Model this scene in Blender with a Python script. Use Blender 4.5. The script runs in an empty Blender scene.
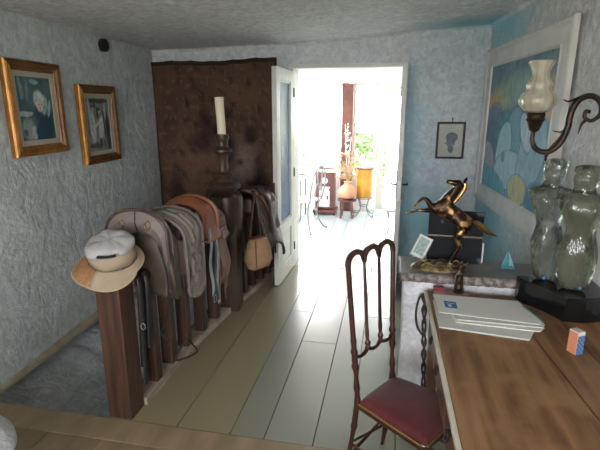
import bpy, bmesh, math, random
from mathutils import Vector, Matrix, noise
random.seed(7)
PI = math.pi
sc = bpy.context.scene
COL = sc.collection

# ------------------------------------------------------------------ camera
F_PX = 455.0
PITCH = math.atan(117 / F_PX)
YAW = math.radians(11.08)
cd = bpy.data.cameras.new('camera')
cam = bpy.data.objects.new('camera', cd); COL.objects.link(cam)
cam.location = (0, 0, 1.70)
cam.rotation_euler = (PI / 2 - PITCH, 0, YAW)
cd.sensor_fit = 'HORIZONTAL'; cd.sensor_width = 36; cd.lens = 36 * F_PX / 600
cd.clip_start = .05; cd.clip_end = 200
sc.camera = cam

# ------------------------------------------------------------------ world, daylight, exposure
w = bpy.data.worlds.new('sky'); sc.world = w; w.use_nodes = True
bg = w.node_tree.nodes['Background']
bg.inputs[0].default_value = (.97, .985, 1.0, 1); bg.inputs[1].default_value = 21.0

def area(name, loc, rot, sx, sy, power, color, portal=False):
    l = bpy.data.lights.new(name, 'AREA'); l.shape = 'RECTANGLE'; l.size = sx; l.size_y = sy
    l.energy = power; l.color = color
    if portal: l.cycles.is_portal = True
    o = bpy.data.objects.new(name, l); COL.objects.link(o); o.location = loc; o.rotation_euler = rot
    return o
# daylight through the veranda glazing and an unseen rear window added to fill the room
area('veranda_portal', (-1.25, 7.66, 1.15), (-PI/2, 0, 0), 3.6, 2.1, 1, (1, 1, 1), True)
area('veranda_side_portal', (-2.92, 6.3, 1.35), (0, -PI/2, 0), 1.8, 2.9, 1, (1, 1, 1), True)
area('rear_fill_portal', (-.30, -1.72, 1.45), (PI/2, 0, 0), 2.2, 1.4, 1, (1, 1, 1), True)

vs = sc.view_settings
vs.view_transform = 'Standard'; vs.look = 'None'; vs.gamma = 1; vs.use_curve_mapping = False
vs.exposure = 0.14
sc.cycles.max_bounces = 10; sc.cycles.diffuse_bounces = 6; sc.cycles.transparent_max_bounces = 16
sc.cycles.transmission_bounces = 10; sc.cycles.caustics_reflective = False; sc.cycles.caustics_refractive = False
sc.cycles.sample_clamp_indirect = 6

# ------------------------------------------------------------------ materials
def mat(name, color, rough=.6, metal=0.0, c2=None, scale=6.0, stretch=(1, 1, 1), lo=.35, hi=.65, bump=0.0, bscale=30.0, bdist=.004,
        bstretch=(1, 1, 1), detail=4.0, spec=.5, trans=0.0, ior=1.45, attr=None, sheen=0.0, c3=None, s3=2.0, coat=0.0, rough2=None, bvor=False):
    m = bpy.data.materials.new(name); m.use_nodes = True
    nt = m.node_tree; N = nt.nodes; L = nt.links
    b = N['Principled BSDF']
    b.inputs['Roughness'].default_value = rough; b.inputs['Metallic'].default_value = metal
    b.inputs['Specular IOR Level'].default_value = spec; b.inputs['IOR'].default_value = ior
    b.inputs['Transmission Weight'].default_value = trans; b.inputs['Sheen Weight'].default_value = sheen
    b.inputs['Coat Weight'].default_value = coat
    b.inputs['Base Color'].default_value = (*color, 1)
    tc = N.new('ShaderNodeTexCoord')
    def noise_tex(sc_, st, det=detail):
        mp = N.new('ShaderNodeMapping'); mp.inputs['Scale'].default_value = st
        L.new(tc.outputs['Object'], mp.inputs['Vector'])
        n = N.new('ShaderNodeTexNoise'); n.inputs['Scale'].default_value = sc_; n.inputs['Detail'].default_value = det
        L.new(mp.outputs[0], n.inputs['Vector']); return n
    src = None
    if c2 is not None:
        n = noise_tex(scale, stretch); r = N.new('ShaderNodeValToRGB')
        r.color_ramp.elements[0].position = lo; r.color_ramp.elements[1].position = hi
        r.color_ramp.elements[0].color = (*color, 1); r.color_ramp.elements[1].color = (*c2, 1)
        L.new(n.outputs['Fac'], r.inputs[0]); src = r.outputs[0]
        if rough2 is not None:
            rr = N.new('ShaderNodeMapRange'); rr.inputs['From Min'].default_value = lo; rr.inputs['From Max'].default_value = hi
            rr.inputs['To Min'].default_value = rough; rr.inputs['To Max'].default_value = rough2
            L.new(n.outputs['Fac'], rr.inputs[0]); L.new(rr.outputs[0], b.inputs['Roughness'])
    if c3 is not None:
        n = noise_tex(s3, (1, 1, 1)); r = N.new('ShaderNodeValToRGB')
        r.color_ramp.elements[0].position = .48; r.color_ramp.elements[1].position = .68
        r.color_ramp.elements[0].color = (0, 0, 0, 1); r.color_ramp.elements[1].color = (1, 1, 1, 1)
        L.new(n.outputs['Fac'], r.inputs[0])
        mx = N.new('ShaderNodeMix'); mx.data_type = 'RGBA'
        L.new(r.outputs[0], mx.inputs['Factor']); mx.inputs[7].default_value = (*c3, 1)
        if src: L.new(src, mx.inputs[6])
        else: mx.inputs[6].default_value = (*color, 1)
        src = mx.outputs[2]
    if attr:
        a = N.new('ShaderNodeAttribute'); a.attribute_name = attr
        if src:
            mx = N.new('ShaderNodeMix'); mx.data_type = 'RGBA'; mx.blend_type = 'MULTIPLY'; mx.inputs['Factor'].default_value = 1
            L.new(src, mx.inputs[6]); L.new(a.outputs['Color'], mx.inputs[7]); src = mx.outputs[2]
        else: src = a.outputs['Color']
    if src: L.new(src, b.inputs['Base Color'])
    if bump:
        if bvor:
            mp = N.new('ShaderNodeMapping'); mp.inputs['Scale'].default_value = bstretch
            L.new(tc.outputs['Object'], mp.inputs['Vector'])
            n = N.new('ShaderNodeTexVoronoi'); n.inputs['Scale'].default_value = bscale; L.new(mp.outputs[0], n.inputs['Vector'])
            out = n.outputs['Distance']
        else:
            n = noise_tex(bscale, bstretch, 6.0); out = n.outputs['Fac']
        bp = N.new('ShaderNodeBump'); bp.inputs['Strength'].default_value = bump; bp.inputs['Distance'].default_value = bdist
        L.new(out, bp.inputs['Height']); L.new(bp.outputs[0], b.inputs['Normal'])
    m['nodes'] = 1
    return m

def plaster_mat(name, base, base2, blue, spots=(), strokes=.5, bdist=.012, grit=.5):
    """hand-trowelled plaster: patchy limewash, long curved strokes and grit; spots = (x, y, z, radius) where the colour blends to blue"""
    m = mat(name, base, .92, 0, base2, 2.2, lo=.35, hi=.7, spec=.2)
    nt = m.node_tree; N = nt.nodes; L = nt.links; b = N['Principled BSDF']
    src = b.inputs['Base Color'].links[0].from_socket
    tc = N.new('ShaderNodeTexCoord')
    fl_ = N.new('ShaderNodeTexNoise'); fl_.inputs['Scale'].default_value = 16; fl_.inputs['Detail'].default_value = 7; fl_.inputs['Roughness'].default_value = .7; fl_.inputs['Distortion'].default_value = .8; L.new(tc.outputs['Object'], fl_.inputs['Vector'])
    fr_ = N.new('ShaderNodeMapRange'); L.new(fl_.outputs['Fac'], fr_.inputs[0]); fr_.inputs['From Min'].default_value = .38; fr_.inputs['From Max'].default_value = .64; fr_.inputs['To Min'].default_value = .80; fr_.inputs['To Max'].default_value = 1.12
    fm_ = N.new('ShaderNodeVectorMath'); fm_.operation = 'SCALE'; L.new(src, fm_.inputs[0]); L.new(fr_.outputs[0], fm_.inputs['Scale']); src = fm_.outputs[0]
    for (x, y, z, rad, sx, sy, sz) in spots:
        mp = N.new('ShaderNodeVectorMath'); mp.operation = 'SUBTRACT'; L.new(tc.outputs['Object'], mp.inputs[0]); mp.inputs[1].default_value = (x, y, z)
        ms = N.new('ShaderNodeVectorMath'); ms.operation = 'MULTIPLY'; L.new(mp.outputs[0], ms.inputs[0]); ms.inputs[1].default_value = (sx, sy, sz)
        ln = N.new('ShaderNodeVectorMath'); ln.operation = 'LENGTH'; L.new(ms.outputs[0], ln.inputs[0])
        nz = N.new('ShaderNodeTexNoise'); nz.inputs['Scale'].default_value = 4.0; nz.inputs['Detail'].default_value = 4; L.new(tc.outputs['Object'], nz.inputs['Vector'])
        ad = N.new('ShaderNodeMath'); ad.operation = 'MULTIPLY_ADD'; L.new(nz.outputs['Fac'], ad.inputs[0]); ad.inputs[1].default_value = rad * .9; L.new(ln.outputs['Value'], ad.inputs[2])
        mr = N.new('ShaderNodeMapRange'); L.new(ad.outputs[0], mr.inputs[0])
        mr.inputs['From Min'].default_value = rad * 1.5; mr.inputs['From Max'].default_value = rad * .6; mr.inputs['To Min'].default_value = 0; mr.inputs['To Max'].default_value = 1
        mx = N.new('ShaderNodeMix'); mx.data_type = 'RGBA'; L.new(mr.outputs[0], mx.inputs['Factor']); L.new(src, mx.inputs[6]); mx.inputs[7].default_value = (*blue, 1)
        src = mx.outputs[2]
    L.new(src, b.inputs['Base Color'])
    # strokes: noise warped by noise, then fine grit
    wn = N.new('ShaderNodeTexNoise'); wn.inputs['Scale'].default_value = 1.6; wn.inputs['Detail'].default_value = 2; L.new(tc.outputs['Object'], wn.inputs['Vector'])
    wm = N.new('ShaderNodeVectorMath'); wm.operation = 'MULTIPLY_ADD'; L.new(wn.outputs['Color'], wm.inputs[0]); wm.inputs[1].default_value = (.35, .35, .35); L.new(tc.outputs['Object'], wm.inputs[2])
    mp = N.new('ShaderNodeMapping'); mp.inputs['Scale'].default_value = (2.1, 2.1, 1.3); mp.inputs['Rotation'].default_value = (.4, .2, .3); L.new(wm.outputs[0], mp.inputs[0])
    s1 = N.new('ShaderNodeTexNoise'); s1.inputs['Scale'].default_value = 3.2; s1.inputs['Detail'].default_value = 5; s1.inputs['Roughness'].default_value = .55; s1.inputs['Distortion'].default_value = .5; L.new(mp.outputs[0], s1.inputs['Vector'])
    g1 = N.new('ShaderNodeTexNoise'); g1.inputs['Scale'].default_value = 34; g1.inputs['Detail'].default_value = 5; g1.inputs['Roughness'].default_value = .65; L.new(tc.outputs['Object'], g1.inputs['Vector'])
    b1 = N.new('ShaderNodeBump'); b1.inputs['Strength'].default_value = strokes; b1.inputs['Distance'].default_value = bdist * 3; L.new(s1.outputs['Fac'], b1.inputs['Height'])
    b2 = N.new('ShaderNodeBump'); b2.inputs['Strength'].default_value = grit; b2.inputs['Distance'].default_value = bdist * 1.2; L.new(g1.outputs['Fac'], b2.inputs['Height'])
    L.new(b1.outputs[0], b2.inputs['Normal']); L.new(b2.outputs[0], b.inputs['Normal'])
    return m

def pane_mat(name, tint=(1, 1, 1), gloss=.08, bump=0, bscale=40, rough=.02, diffuse=0.0, dcol=(.3, .5, .8)):
    """thin glass: light passes straight, a little mirrors back"""
    m = bpy.data.materials.new(name); m.use_nodes = True; nt = m.node_tree; N = nt.nodes; L = nt.links
    N.remove(N['Principled BSDF']); out = N['Material Output']
    t = N.new('ShaderNodeBsdfTransparent'); t.inputs[0].default_value = (*tint, 1)
    g = N.new('ShaderNodeBsdfGlossy'); g.inputs['Roughness'].default_value = rough
    mx = N.new('ShaderNodeMixShader'); mx.inputs[0].default_value = gloss
    base = t.outputs[0]
    if diffuse:
        d = N.new('ShaderNodeBsdfTranslucent'); d2 = N.new('ShaderNodeBsdfDiffuse')
        tc = N.new('ShaderNodeTexCoord'); sp = N.new('ShaderNodeSeparateXYZ'); L.new(tc.outputs['Object'], sp.inputs[0])
        nz = N.new('ShaderNodeTexNoise'); nz.inputs['Scale'].default_value = bscale; L.new(tc.outputs['Object'], nz.inputs['Vector'])
        ad = N.new('ShaderNodeMath'); ad.operation = 'MULTIPLY_ADD'; L.new(nz.outputs['Fac'], ad.inputs[0]); ad.inputs[1].default_value = .35; L.new(sp.outputs['Z'], ad.inputs[2])
        r = N.new('ShaderNodeValToRGB'); L.new(ad.outputs[0], r.inputs[0])
        els = r.color_ramp.elements; els[0].position = .55; els[0].color = (.10, .25, .62, 1); els[1].position = 1.0; els[1].color = (.35, .55, .70, 1)
        mr = N.new('ShaderNodeMapRange'); L.new(ad.outputs[0], mr.inputs[0]); mr.inputs['From Max'].default_value = 2.2; L.new(mr.outputs[0], r.inputs[0])
        e = els.new(.45); e.color = (.14, .32, .72, 1); els[0].position = .3; 
        e = els.new(.75); e.color = (.30, .52, .50, 1)
        L.new(r.outputs[0], d.inputs[0]); L.new(r.outputs[0], d2.inputs[0])
        m1 = N.new('ShaderNodeMixShader'); m1.inputs[0].default_value = .35; L.new(d.outputs[0], m1.inputs[1]); L.new(d2.outputs[0], m1.inputs[2])
        m2 = N.new('ShaderNodeMixShader'); m2.inputs[0].default_value = diffuse; L.new(t.outputs[0], m2.inputs[1]); L.new(m1.outputs[0], m2.inputs[2])
        base = m2.outputs[0]
    L.new(base, mx.inputs[1]); L.new(g.outputs[0], mx.inputs[2]); L.new(mx.outputs[0], out.inputs[0])
    if bump:
        tc = N.new('ShaderNodeTexCoord'); v = N.new('ShaderNodeTexVoronoi'); v.inputs['Scale'].default_value = bscale; L.new(tc.outputs['Object'], v.inputs['Vector'])
        bp = N.new('ShaderNodeBump'); bp.inputs['Strength'].default_value = bump; bp.inputs['Distance'].default_value = .01
        L.new(v.outputs['Distance'], bp.inputs['Height']); L.new(bp.outputs[0], g.inputs['Normal'])
    return m

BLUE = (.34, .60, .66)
M = {}
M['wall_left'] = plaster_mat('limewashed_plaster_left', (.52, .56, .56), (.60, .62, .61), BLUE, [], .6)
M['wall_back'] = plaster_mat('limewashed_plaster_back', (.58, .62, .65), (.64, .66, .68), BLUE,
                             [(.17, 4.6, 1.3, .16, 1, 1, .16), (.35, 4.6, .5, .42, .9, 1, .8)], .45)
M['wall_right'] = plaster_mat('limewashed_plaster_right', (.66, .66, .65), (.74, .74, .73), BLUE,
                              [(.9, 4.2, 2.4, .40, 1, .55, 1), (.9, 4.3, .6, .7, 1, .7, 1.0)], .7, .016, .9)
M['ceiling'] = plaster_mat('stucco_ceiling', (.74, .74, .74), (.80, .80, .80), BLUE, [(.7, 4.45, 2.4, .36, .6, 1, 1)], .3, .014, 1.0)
M['parapet'] = plaster_mat('rough_white_plaster', (.72, .72, .76), (.80, .80, .83), BLUE, [], .8)
M['white_plaster'] = mat('white_plaster', (.80, .80, .78), .85, bump=.3, bscale=20)
M['white_paint'] = mat('white_paint', (.66, .64, .60), .45, c2=(.58, .56, .51), scale=9)
M['casing'] = mat('cream_paint', (.70, .68, .64), .5, c2=(.62, .59, .54), scale=7)
M['floor'] = mat('worn_floorboards', (.235, .25, .22), .22, c2=(.29, .235, .155), scale=1.1, stretch=(2.2, .7, 1), lo=.25, hi=.85, spec=.7, attr='tint',
                 bump=.08, bscale=14, bstretch=(9, .7, 1), bdist=.002, rough2=.25)
M['floor_front'] = mat('oiled_floorboards', (.27, .20, .12), .42, c2=(.20, .145, .08), scale=2.2, stretch=(5, 1, 1), attr='tint', bump=.12, bscale=14, bstretch=(9, .8, 1), bdist=.002)
M['floor_far'] = mat('pale_tiles', (.56, .62, .62), .25, c2=(.64, .68, .66), scale=3)
M['dark_gap'] = mat('dark_subfloor', (.03, .025, .02), .9)
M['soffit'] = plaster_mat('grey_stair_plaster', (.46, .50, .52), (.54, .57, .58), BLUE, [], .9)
M['dust'] = mat('ochre_ledge', (.34, .28, .17), .9, c2=(.25, .22, .17), scale=14)
M['wood_dark'] = mat('dark_turned_wood', (.032, .018, .012), .38, c2=(.055, .030, .018), scale=10, stretch=(1, 1, .2), bump=.15, bscale=30, bstretch=(1, 1, .15), bdist=.002)
M['wood_red'] = mat('reddish_brown_beam', (.034, .016, .010), .5, c2=(.075, .034, .021), scale=7, stretch=(4, 4, .35), bump=.4, bscale=18, bstretch=(4, 4, .3), bdist=.006)
M['plinth'] = mat('worn_plinth', (.36, .32, .27), .6, c2=(.22, .17, .12), scale=6, stretch=(2, 1, 2))
M['candle'] = mat('ivory_wax', (.74, .66, .48), .45)
M['taupe'] = mat('taupe_leather', (.15, .115, .105), .55, c2=(.19, .15, .14), scale=9, bump=.25, bscale=60, bdist=.002)
M['brown'] = mat('dark_brown_leather', (.045, .027, .020), .45, c2=(.07, .042, .03), scale=10, bump=.3, bscale=45, bdist=.002)
M['tan_flap'] = mat('olive_tan_leather', (.045, .034, .024), .55, c2=(.07, .052, .035), scale=8, bump=.2, bscale=60, bdist=.002)
M['orange'] = mat('orange_tan_leather', (.28, .085, .035), .42, c2=(.19, .06, .03), scale=9, bump=.2, bscale=60, bdist=.002)
M['pink_suede'] = mat('pinkish_suede', (.30, .20, .175), .8, c2=(.23, .15, .125), scale=9, bump=.3, bscale=80, bdist=.002)
M['strap_white'] = mat('pale_webbing', (.36, .39, .43), .8, c2=(.27, .30, .34), scale=20, bump=.3, bscale=120, bdist=.002)
M['strap_brown'] = mat('brown_strap_leather', (.17, .065, .03), .45, c2=(.12, .045, .025), scale=12)
M['strap_black'] = mat('black_strap_leather', (.015, .013, .013), .5)
M['canvas'] = mat('tan_canvas', (.36, .22, .12), .85, c2=(.29, .17, .09), scale=8, bump=.5, bscale=90, bdist=.003)
M['plum'] = mat('plum_brown_leather', (.085, .035, .035), .5, c2=(.05, .03, .035), scale=8, bump=.3, bscale=50, bdist=.003)
M['iron'] = mat('dark_iron', (.03, .028, .028), .45, .7, c2=(.05, .045, .04), scale=20)
M['brass_dull'] = mat('dull_brass', (.22, .16, .08), .4, .9)
M['hat_cloth'] = mat('beige_hat_cotton', (.36, .285, .20), .85, c2=(.31, .24, .165), scale=10, bump=.3, bscale=70, bdist=.003)
M['hat_white'] = mat('offwhite_cotton', (.42, .40, .40), .85, c2=(.36, .345, .34), scale=10, bump=.4, bscale=40, bdist=.004)
M['straw'] = mat('woven_straw', (.34, .18, .08), .75, c2=(.24, .12, .05), scale=40, bump=.6, bscale=110, bdist=.004)
M['hat_edge'] = mat('hat_piping', (.42, .32, .19), .8)
M['gold'] = mat('lit_gilded_wood', (.42, .20, .045), .38, .45, c2=(.28, .12, .03), scale=14, bump=.3, bscale=60, bdist=.002)
M['gold_shaded'] = mat('shaded_gilded_wood', (.14, .06, .022), .45, .2, c2=(.22, .10, .03), scale=14, bump=.3, bscale=60, bdist=.002)
M['mount'] = mat('cream_mount', (.50, .44, .34), .85)
M['tapestry_edge'] = mat('dark_tapestry_hem', (.035, .022, .018), .95)
M['bronze'] = mat('patinated_bronze', (.038, .022, .013), .40, .85, c2=(.42, .25, .09), scale=20, lo=.52, hi=.64, detail=1)
M['bronze_gold'] = mat('polished_bronze', (.50, .30, .11), .3, .95, c2=(.25, .14, .05), scale=12)
M['bronze_dark'] = mat('blackened_bronze', (.035, .024, .018), .38, .7, c2=(.08, .05, .03), scale=15)
M['rock'] = mat('golden_rock_cast', (.28, .20, .10), .45, .5, c2=(.07, .05, .03), scale=22, bump=.8, bscale=40, bdist=.01)
M['stone_top'] = mat('grey_stone_slab', (.22, .21, .20), .35, c2=(.14, .13, .12), scale=9)
M['stone_edge'] = mat('speckled_stone_edge', (.10, .08, .075), .6, c2=(.26, .22, .20), scale=38, lo=.42, hi=.6, bump=.8, bscale=45, bdist=.008)
M['black_slab'] = mat('black_slate', (.012, .013, .015), .7, c2=(.16, .19, .20), scale=9, lo=.62, hi=.74, detail=8, spec=.15)
M['desk_top'] = mat('oiled_plank_top', (.30, .165, .080), .48, c2=(.10, .045, .020), spec=.3, scale=3.0, stretch=(7, .55, 1), lo=.36, hi=.74, bump=.25, bscale=9, bstretch=(10, .8, 1), bdist=.003, c3=(.34, .20, .10), s3=3.2, attr='tint', rough2=.55)
M['desk_pale'] = mat('worn_pale_edge', (.60, .55, .45), .6, c2=(.42, .35, .25), scale=12, lo=.5, hi=.75, stretch=(1, .5, 1))
M['desk_side'] = mat('dark_red_desk_wood', (.10, .045, .026), .45, c2=(.15, .07, .04), scale=4, stretch=(1, .5, 4), bump=.2, bscale=12, bdist=.003)
M['paper'] = mat('white_paper', (.70, .70, .66), .7)
M['paper2'] = mat('offwhite_paper', (.62, .63, .58), .7)
M['logo_blue'] = mat('blue_print', (.02, .14, .42), .5)
M['logo_green'] = mat('green_print', (.10, .30, .22), .6)
M['orange_box'] = mat('orange_card', (.62, .24, .13), .5)
M['blue_box'] = mat('blue_card', (.06, .16, .36), .5, c2=(.30, .38, .50), scale=60, lo=.5, hi=.56)
M['white_box'] = mat('white_card', (.65, .58, .55), .5)
M['black_gloss'] = mat('black_acrylic', (.008, .008, .009), .12, coat=.3)
M['velvet'] = mat('red_velvet', (.085, .017, .019), .85, c2=(.14, .038, .038), scale=6, sheen=.15, spec=.15, lo=.4, hi=.75, bump=.15, bscale=50, bdist=.002)
M['chair_wood'] = mat('mahogany_chair', (.028, .010, .007), .32, c2=(.050, .018, .011), scale=12, coat=.15)
M['chair_gold'] = mat('chair_gold_trim', (.28, .17, .06), .4, .5)
M['maroon'] = mat('maroon_card', (.20, .022, .028), .55)
M['pinkish'] = mat('dusty_pink_cover', (.30, .17, .16), .6)
M['vine'] = mat('twisted_vine_wood', (.035, .025, .02), .6, c2=(.07, .05, .04), scale=25, bump=.5, bscale=40)
M['teal'] = mat('teal_glaze', (.06, .22, .27), .3)
M['teal_light'] = mat('pale_teal_glaze', (.16, .36, .40), .3)
M['shade_glass'] = mat('cream_ribbed_glass', (.80, .76, .62), .22, trans=.45, ior=1.35, c2=(.62, .55, .40), scale=14, coat=.4)
M['arm_bronze'] = mat('dark_bronze_arm', (.022, .014, .010), .40, .55, c2=(.055, .03, .017), scale=18)
M['pane'] = pane_mat('window_pane')
M['pane_cathedral'] = pane_mat('textured_blue_pane', (.45, .70, .88), .20, .8, 45, .22, .70)
M['pane_door_right'] = pane_mat('textured_blue_pane_pale', (.6, .78, .85), .12, .9, 45, .12, .4)
M['post_brown'] = mat('brown_painted_post', (.17, .06, .045), .6, c2=(.11, .04, .03), scale=9)
M['stove'] = mat('brown_enamel_stove', (.10, .035, .035), .3, c2=(.15, .055, .05), scale=5)
M['stove_white'] = mat('white_enamel', (.80, .76, .72), .35)
M['yellow_pot'] = mat('ochre_enamel_pot', (.70, .36, .05), .35, c2=(.50, .22, .04), scale=5)
M['terracotta'] = mat('peach_terracotta', (.62, .30, .19), .6, c2=(.5, .24, .15), scale=6)
M['dry_flower'] = mat('dried_flowers', (.55, .42, .20), .8, c2=(.30, .18, .08), scale=40)
M['dry_pink'] = mat('pink_dried_petals', (.60, .35, .28), .8)
M['grey_metal'] = mat('grey_painted_iron', (.20, .20, .20), .5, .3)
M['cushion'] = mat('white_cushion', (.75, .74, .72), .9)
M['fleece'] = mat('white_fleece', (.62, .62, .63), .95, c2=(.52, .52, .53), scale=30, bump=.9, bscale=70, bdist=.01)
M['leaf'] = mat('green_leaves', (.10, .20, .06), .6, c2=(.16, .28, .10), scale=6)
M['bark'] = mat('bark', (.10, .07, .05), .9)
M['ground'] = mat('pale_gravel_ground', (.55, .54, .48), .9, c2=(.48, .47, .42), scale=3)
M['shadow_hole'] = mat('black_vent_inside', (.006, .006, .006), .9)

def acrylic(name, tint):
    m = bpy.data.materials.new(name); m.use_nodes = True; N = m.node_tree.nodes; L = m.node_tree.links
    b = N['Principled BSDF']; b.inputs['Base Color'].default_value = (*tint, 1); b.inputs['Roughness'].default_value = .05
    b.inputs['IOR'].default_value = 1.49; b.inputs['Transmission Weight'].default_value = .93
    tc = N.new('ShaderNodeTexCoord'); mp = N.new('ShaderNodeMapping'); mp.inputs['Scale'].default_value = (1, 1, .35); L.new(tc.outputs['Object'], mp.inputs[0])
    n = N.new('ShaderNodeTexNoise'); n.inputs['Scale'].default_value = 26; n.inputs['Detail'].default_value = 3; L.new(mp.outputs[0], n.inputs['Vector'])
    bp = N.new('ShaderNodeBump'); bp.inputs['Strength'].default_value = .8; bp.inputs['Distance'].default_value = .02
    L.new(n.outputs['Fac'], bp.inputs['Height']); L.new(bp.outputs[0], b.inputs['Normal'])
    return m
M['acrylic'] = acrylic('clear_acrylic', (.44, .48, .41)); M['acrylic2'] = acrylic('smoky_acrylic', (.38, .40, .29))

# ------------------------------------------------------------------ object helpers
def tag(o, label=None, cat=None, group=None, kind=None):
    if label: o['label'] = label
    if cat: o['category'] = cat
    if group: o['group'] = group
    if kind: o['kind'] = kind
    return o
def thing(name, label, cat, loc=(0, 0, 0), rz=0, group=None):
    o = bpy.data.objects.new(name, None); COL.objects.link(o); o.empty_display_size = .05
    o.location = loc; o.rotation_euler = (0, 0, rz)
    return tag(o, label, cat, group)
def world_of(o):
    m = Matrix.Identity(4)
    while o is not None:
        m = (Matrix.Translation(o.location) @ o.rotation_euler.to_matrix().to_4x4()) @ m; o = o.parent
    return m

class MB:
    def __init__(s): s.v = []; s.f = []; s.c = []; s.mi = []; s.cur = 0; s.col = (1, 1, 1)
    def add(s, vs_, fs, col=None):
        b = len(s.v); s.v += [Vector(p) for p in vs_]
        for f in fs: s.f.append([b + i for i in f]); s.c.append(col or s.col); s.mi.append(s.cur)
        return s
    def box(s, c, size, rz=0, rx=0, ry=0, col=None):
        R_ = Matrix.Rotation(rz, 3, 'Z') @ Matrix.Rotation(ry, 3, 'Y') @ Matrix.Rotation(rx, 3, 'X')
        vs_ = [Vector(c) + R_ @ Vector((i * size[0] / 2, j * size[1] / 2, k * size[2] / 2)) for i in (-1, 1) for j in (-1, 1) for k in (-1, 1)]
        return s.add(vs_, [(0, 1, 3, 2), (4, 6, 7, 5), (0, 4, 5, 1), (2, 3, 7, 6), (0, 2, 6, 4), (1, 5, 7, 3)], col)
    def b2(s, x0, x1, y0, y1, z0, z1, col=None): return s.box(((x0+x1)/2, (y0+y1)/2, (z0+z1)/2), (abs(x1-x0), abs(y1-y0), abs(z1-z0)), col=col)
    def prism(s, poly, z0, z1):
        n = len(poly); vs_ = [(x, y, z0) for x, y in poly] + [(x, y, z1) for x, y in poly]
        return s.add(vs_, [tuple(range(n))[::-1], tuple(range(n, 2 * n))] + [(i, (i+1) % n, n+(i+1) % n, n+i) for i in range(n)])
    def tube(s, pts, r, seg=8, flat=1.0, up=(0, 0, 1), closed=False):
        P = [Vector(p) for p in pts]; n = len(P)
        rs = r if isinstance(r, (list, tuple)) else [r] * n
        rings = []; prev = None
        for i in range(n):
            if closed: t = P[(i+1) % n] - P[i-1]
            else: t = P[min(i+1, n-1)] - P[max(i-1, 0)]
            if t.length < 1e-9: t = Vector((0, 0, 1))
            t.normalize()
            if prev is None:
                a = Vector(up).cross(t)
                if a.length < 1e-3: a = Vector((1, 0, 0)).cross(t)
                if a.length < 1e-3: a = Vector((0, 1, 0)).cross(t)
            else: a = prev - t * prev.dot(t)
            a.normalize(); prev = a; b_ = t.cross(a)
            rings.append([P[i] + a * rs[i] * math.cos(2*PI*k/seg) + b_ * rs[i] * flat * math.sin(2*PI*k/seg) for k in range(seg)])
        vs_ = [p for g in rings for p in g]; fs = []
        m = n if closed else n - 1
        for i in range(m):
            j = (i+1) % n
            for k in range(seg): fs.append((i*seg+k, i*seg+(k+1) % seg, j*seg+(k+1) % seg, j*seg+k))
        if not closed: fs += [tuple(range(seg))[::-1], tuple((n-1)*seg+k for k in range(seg))]
        return s.add(vs_, fs)
    def lathe(s, prof, c=(0, 0, 0), seg=24, rib=0, ribn=12, cap=True, sx=1, sy=1, rot=0):
        vs_ = []
        for r, z in prof:
            for k in range(seg):
                a = 2*PI*k/seg + rot; q = r * (1 + rib * math.cos(ribn * a)); vs_.append((c[0] + q*math.cos(a)*sx, c[1] + q*math.sin(a)*sy, c[2] + z))
        n = len(prof); fs = [(i*seg+k, i*seg+(k+1) % seg, (i+1)*seg+(k+1) % seg, (i+1)*seg+k) for i in range(n-1) for k in range(seg)]
        if cap: fs += [tuple(range(seg))[::-1], tuple((n-1)*seg+k for k in range(seg))]
        return s.add(vs_, fs)
    def grid(s, fn, nu, nv, colfn=None, wrap=False):
        vs_ = [fn(i / nu, j / nv) for j in range(nv+1) for i in range(nu+1)]; b = len(s.v); s.v += [Vector(p) for p in vs_]
        for j in range(nv):
            for i in range(nu):
                s.f.append([b+j*(nu+1)+i, b+j*(nu+1)+i+1, b+(j+1)*(nu+1)+i+1, b+(j+1)*(nu+1)+i])
                s.c.append(colfn((i+.5)/nu, (j+.5)/nv) if colfn else s.col); s.mi.append(s.cur)
        return s
    def loft(s, rings, cap=True):
        n = len(rings); seg = len(rings[0]); fs = [(i*seg+k, i*seg+(k+1) % seg, (i+1)*seg+(k+1) % seg, (i+1)*seg+k) for i in range(n-1) for k in range(seg)]
        if cap: fs += [tuple(range(seg))[::-1], tuple((n-1)*seg+k for k in range(seg))]
        return s.add([p for g in rings for p in g], fs)
    def build(s, name, m, parent=None, smooth=False, bevel=0, solid=0, subd=0, label=None, tint=False, origin=None, displace=None, recalc=True):
        W = world_of(parent) if parent else Matrix.Translation(Vector(origin) if origin is not None else Vector((0, 0, 0)))
        I = W.inverted(); me = bpy.data.meshes.new(name)
        me.from_pydata([tuple(I @ p) for p in s.v], [], s.f)
        ms = m if isinstance(m, (list, tuple)) else [m]
        for q in ms: me.materials.append(q)
        if len(ms) > 1: me.polygons.foreach_set('material_index', s.mi)
        if tint:
            ca = me.color_attributes.new('tint', 'FLOAT_COLOR', 'CORNER')
            i = 0
            for p in me.polygons:
                c = s.c[p.index]
                for _ in p.loop_indices: ca.data[i].color = (*c, 1); i += 1
        if recalc:
            bm = bmesh.new(); bm.from_mesh(me); bmesh.ops.remove_doubles(bm, verts=bm.verts, dist=1e-5); bmesh.ops.recalc_face_normals(bm, faces=bm.faces); bm.to_mesh(me); bm.free()
        if smooth:
            me.polygons.foreach_set('use_smooth', [True] * len(me.polygons))
            if smooth != 'full':
                try: me.set_sharp_from_angle(angle=math.radians(40))
                except Exception: pass
        o = bpy.data.objects.new(name, me); COL.objects.link(o)
        if parent: o.parent = parent
        elif origin is not None: o.location = origin
        if solid: md = o.modifiers.new('solid', 'SOLIDIFY'); md.thickness = solid; md.offset = -1
        if subd: md = o.modifiers.new('subd', 'SUBSURF'); md.levels = subd; md.render_levels = subd
        if bevel: md = o.modifiers.new('bevel', 'BEVEL'); md.width = bevel; md.segments = 2; md.limit_method = 'ANGLE'; md.angle_limit = math.radians(35)
        if label: o['label'] = label
        return o

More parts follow.
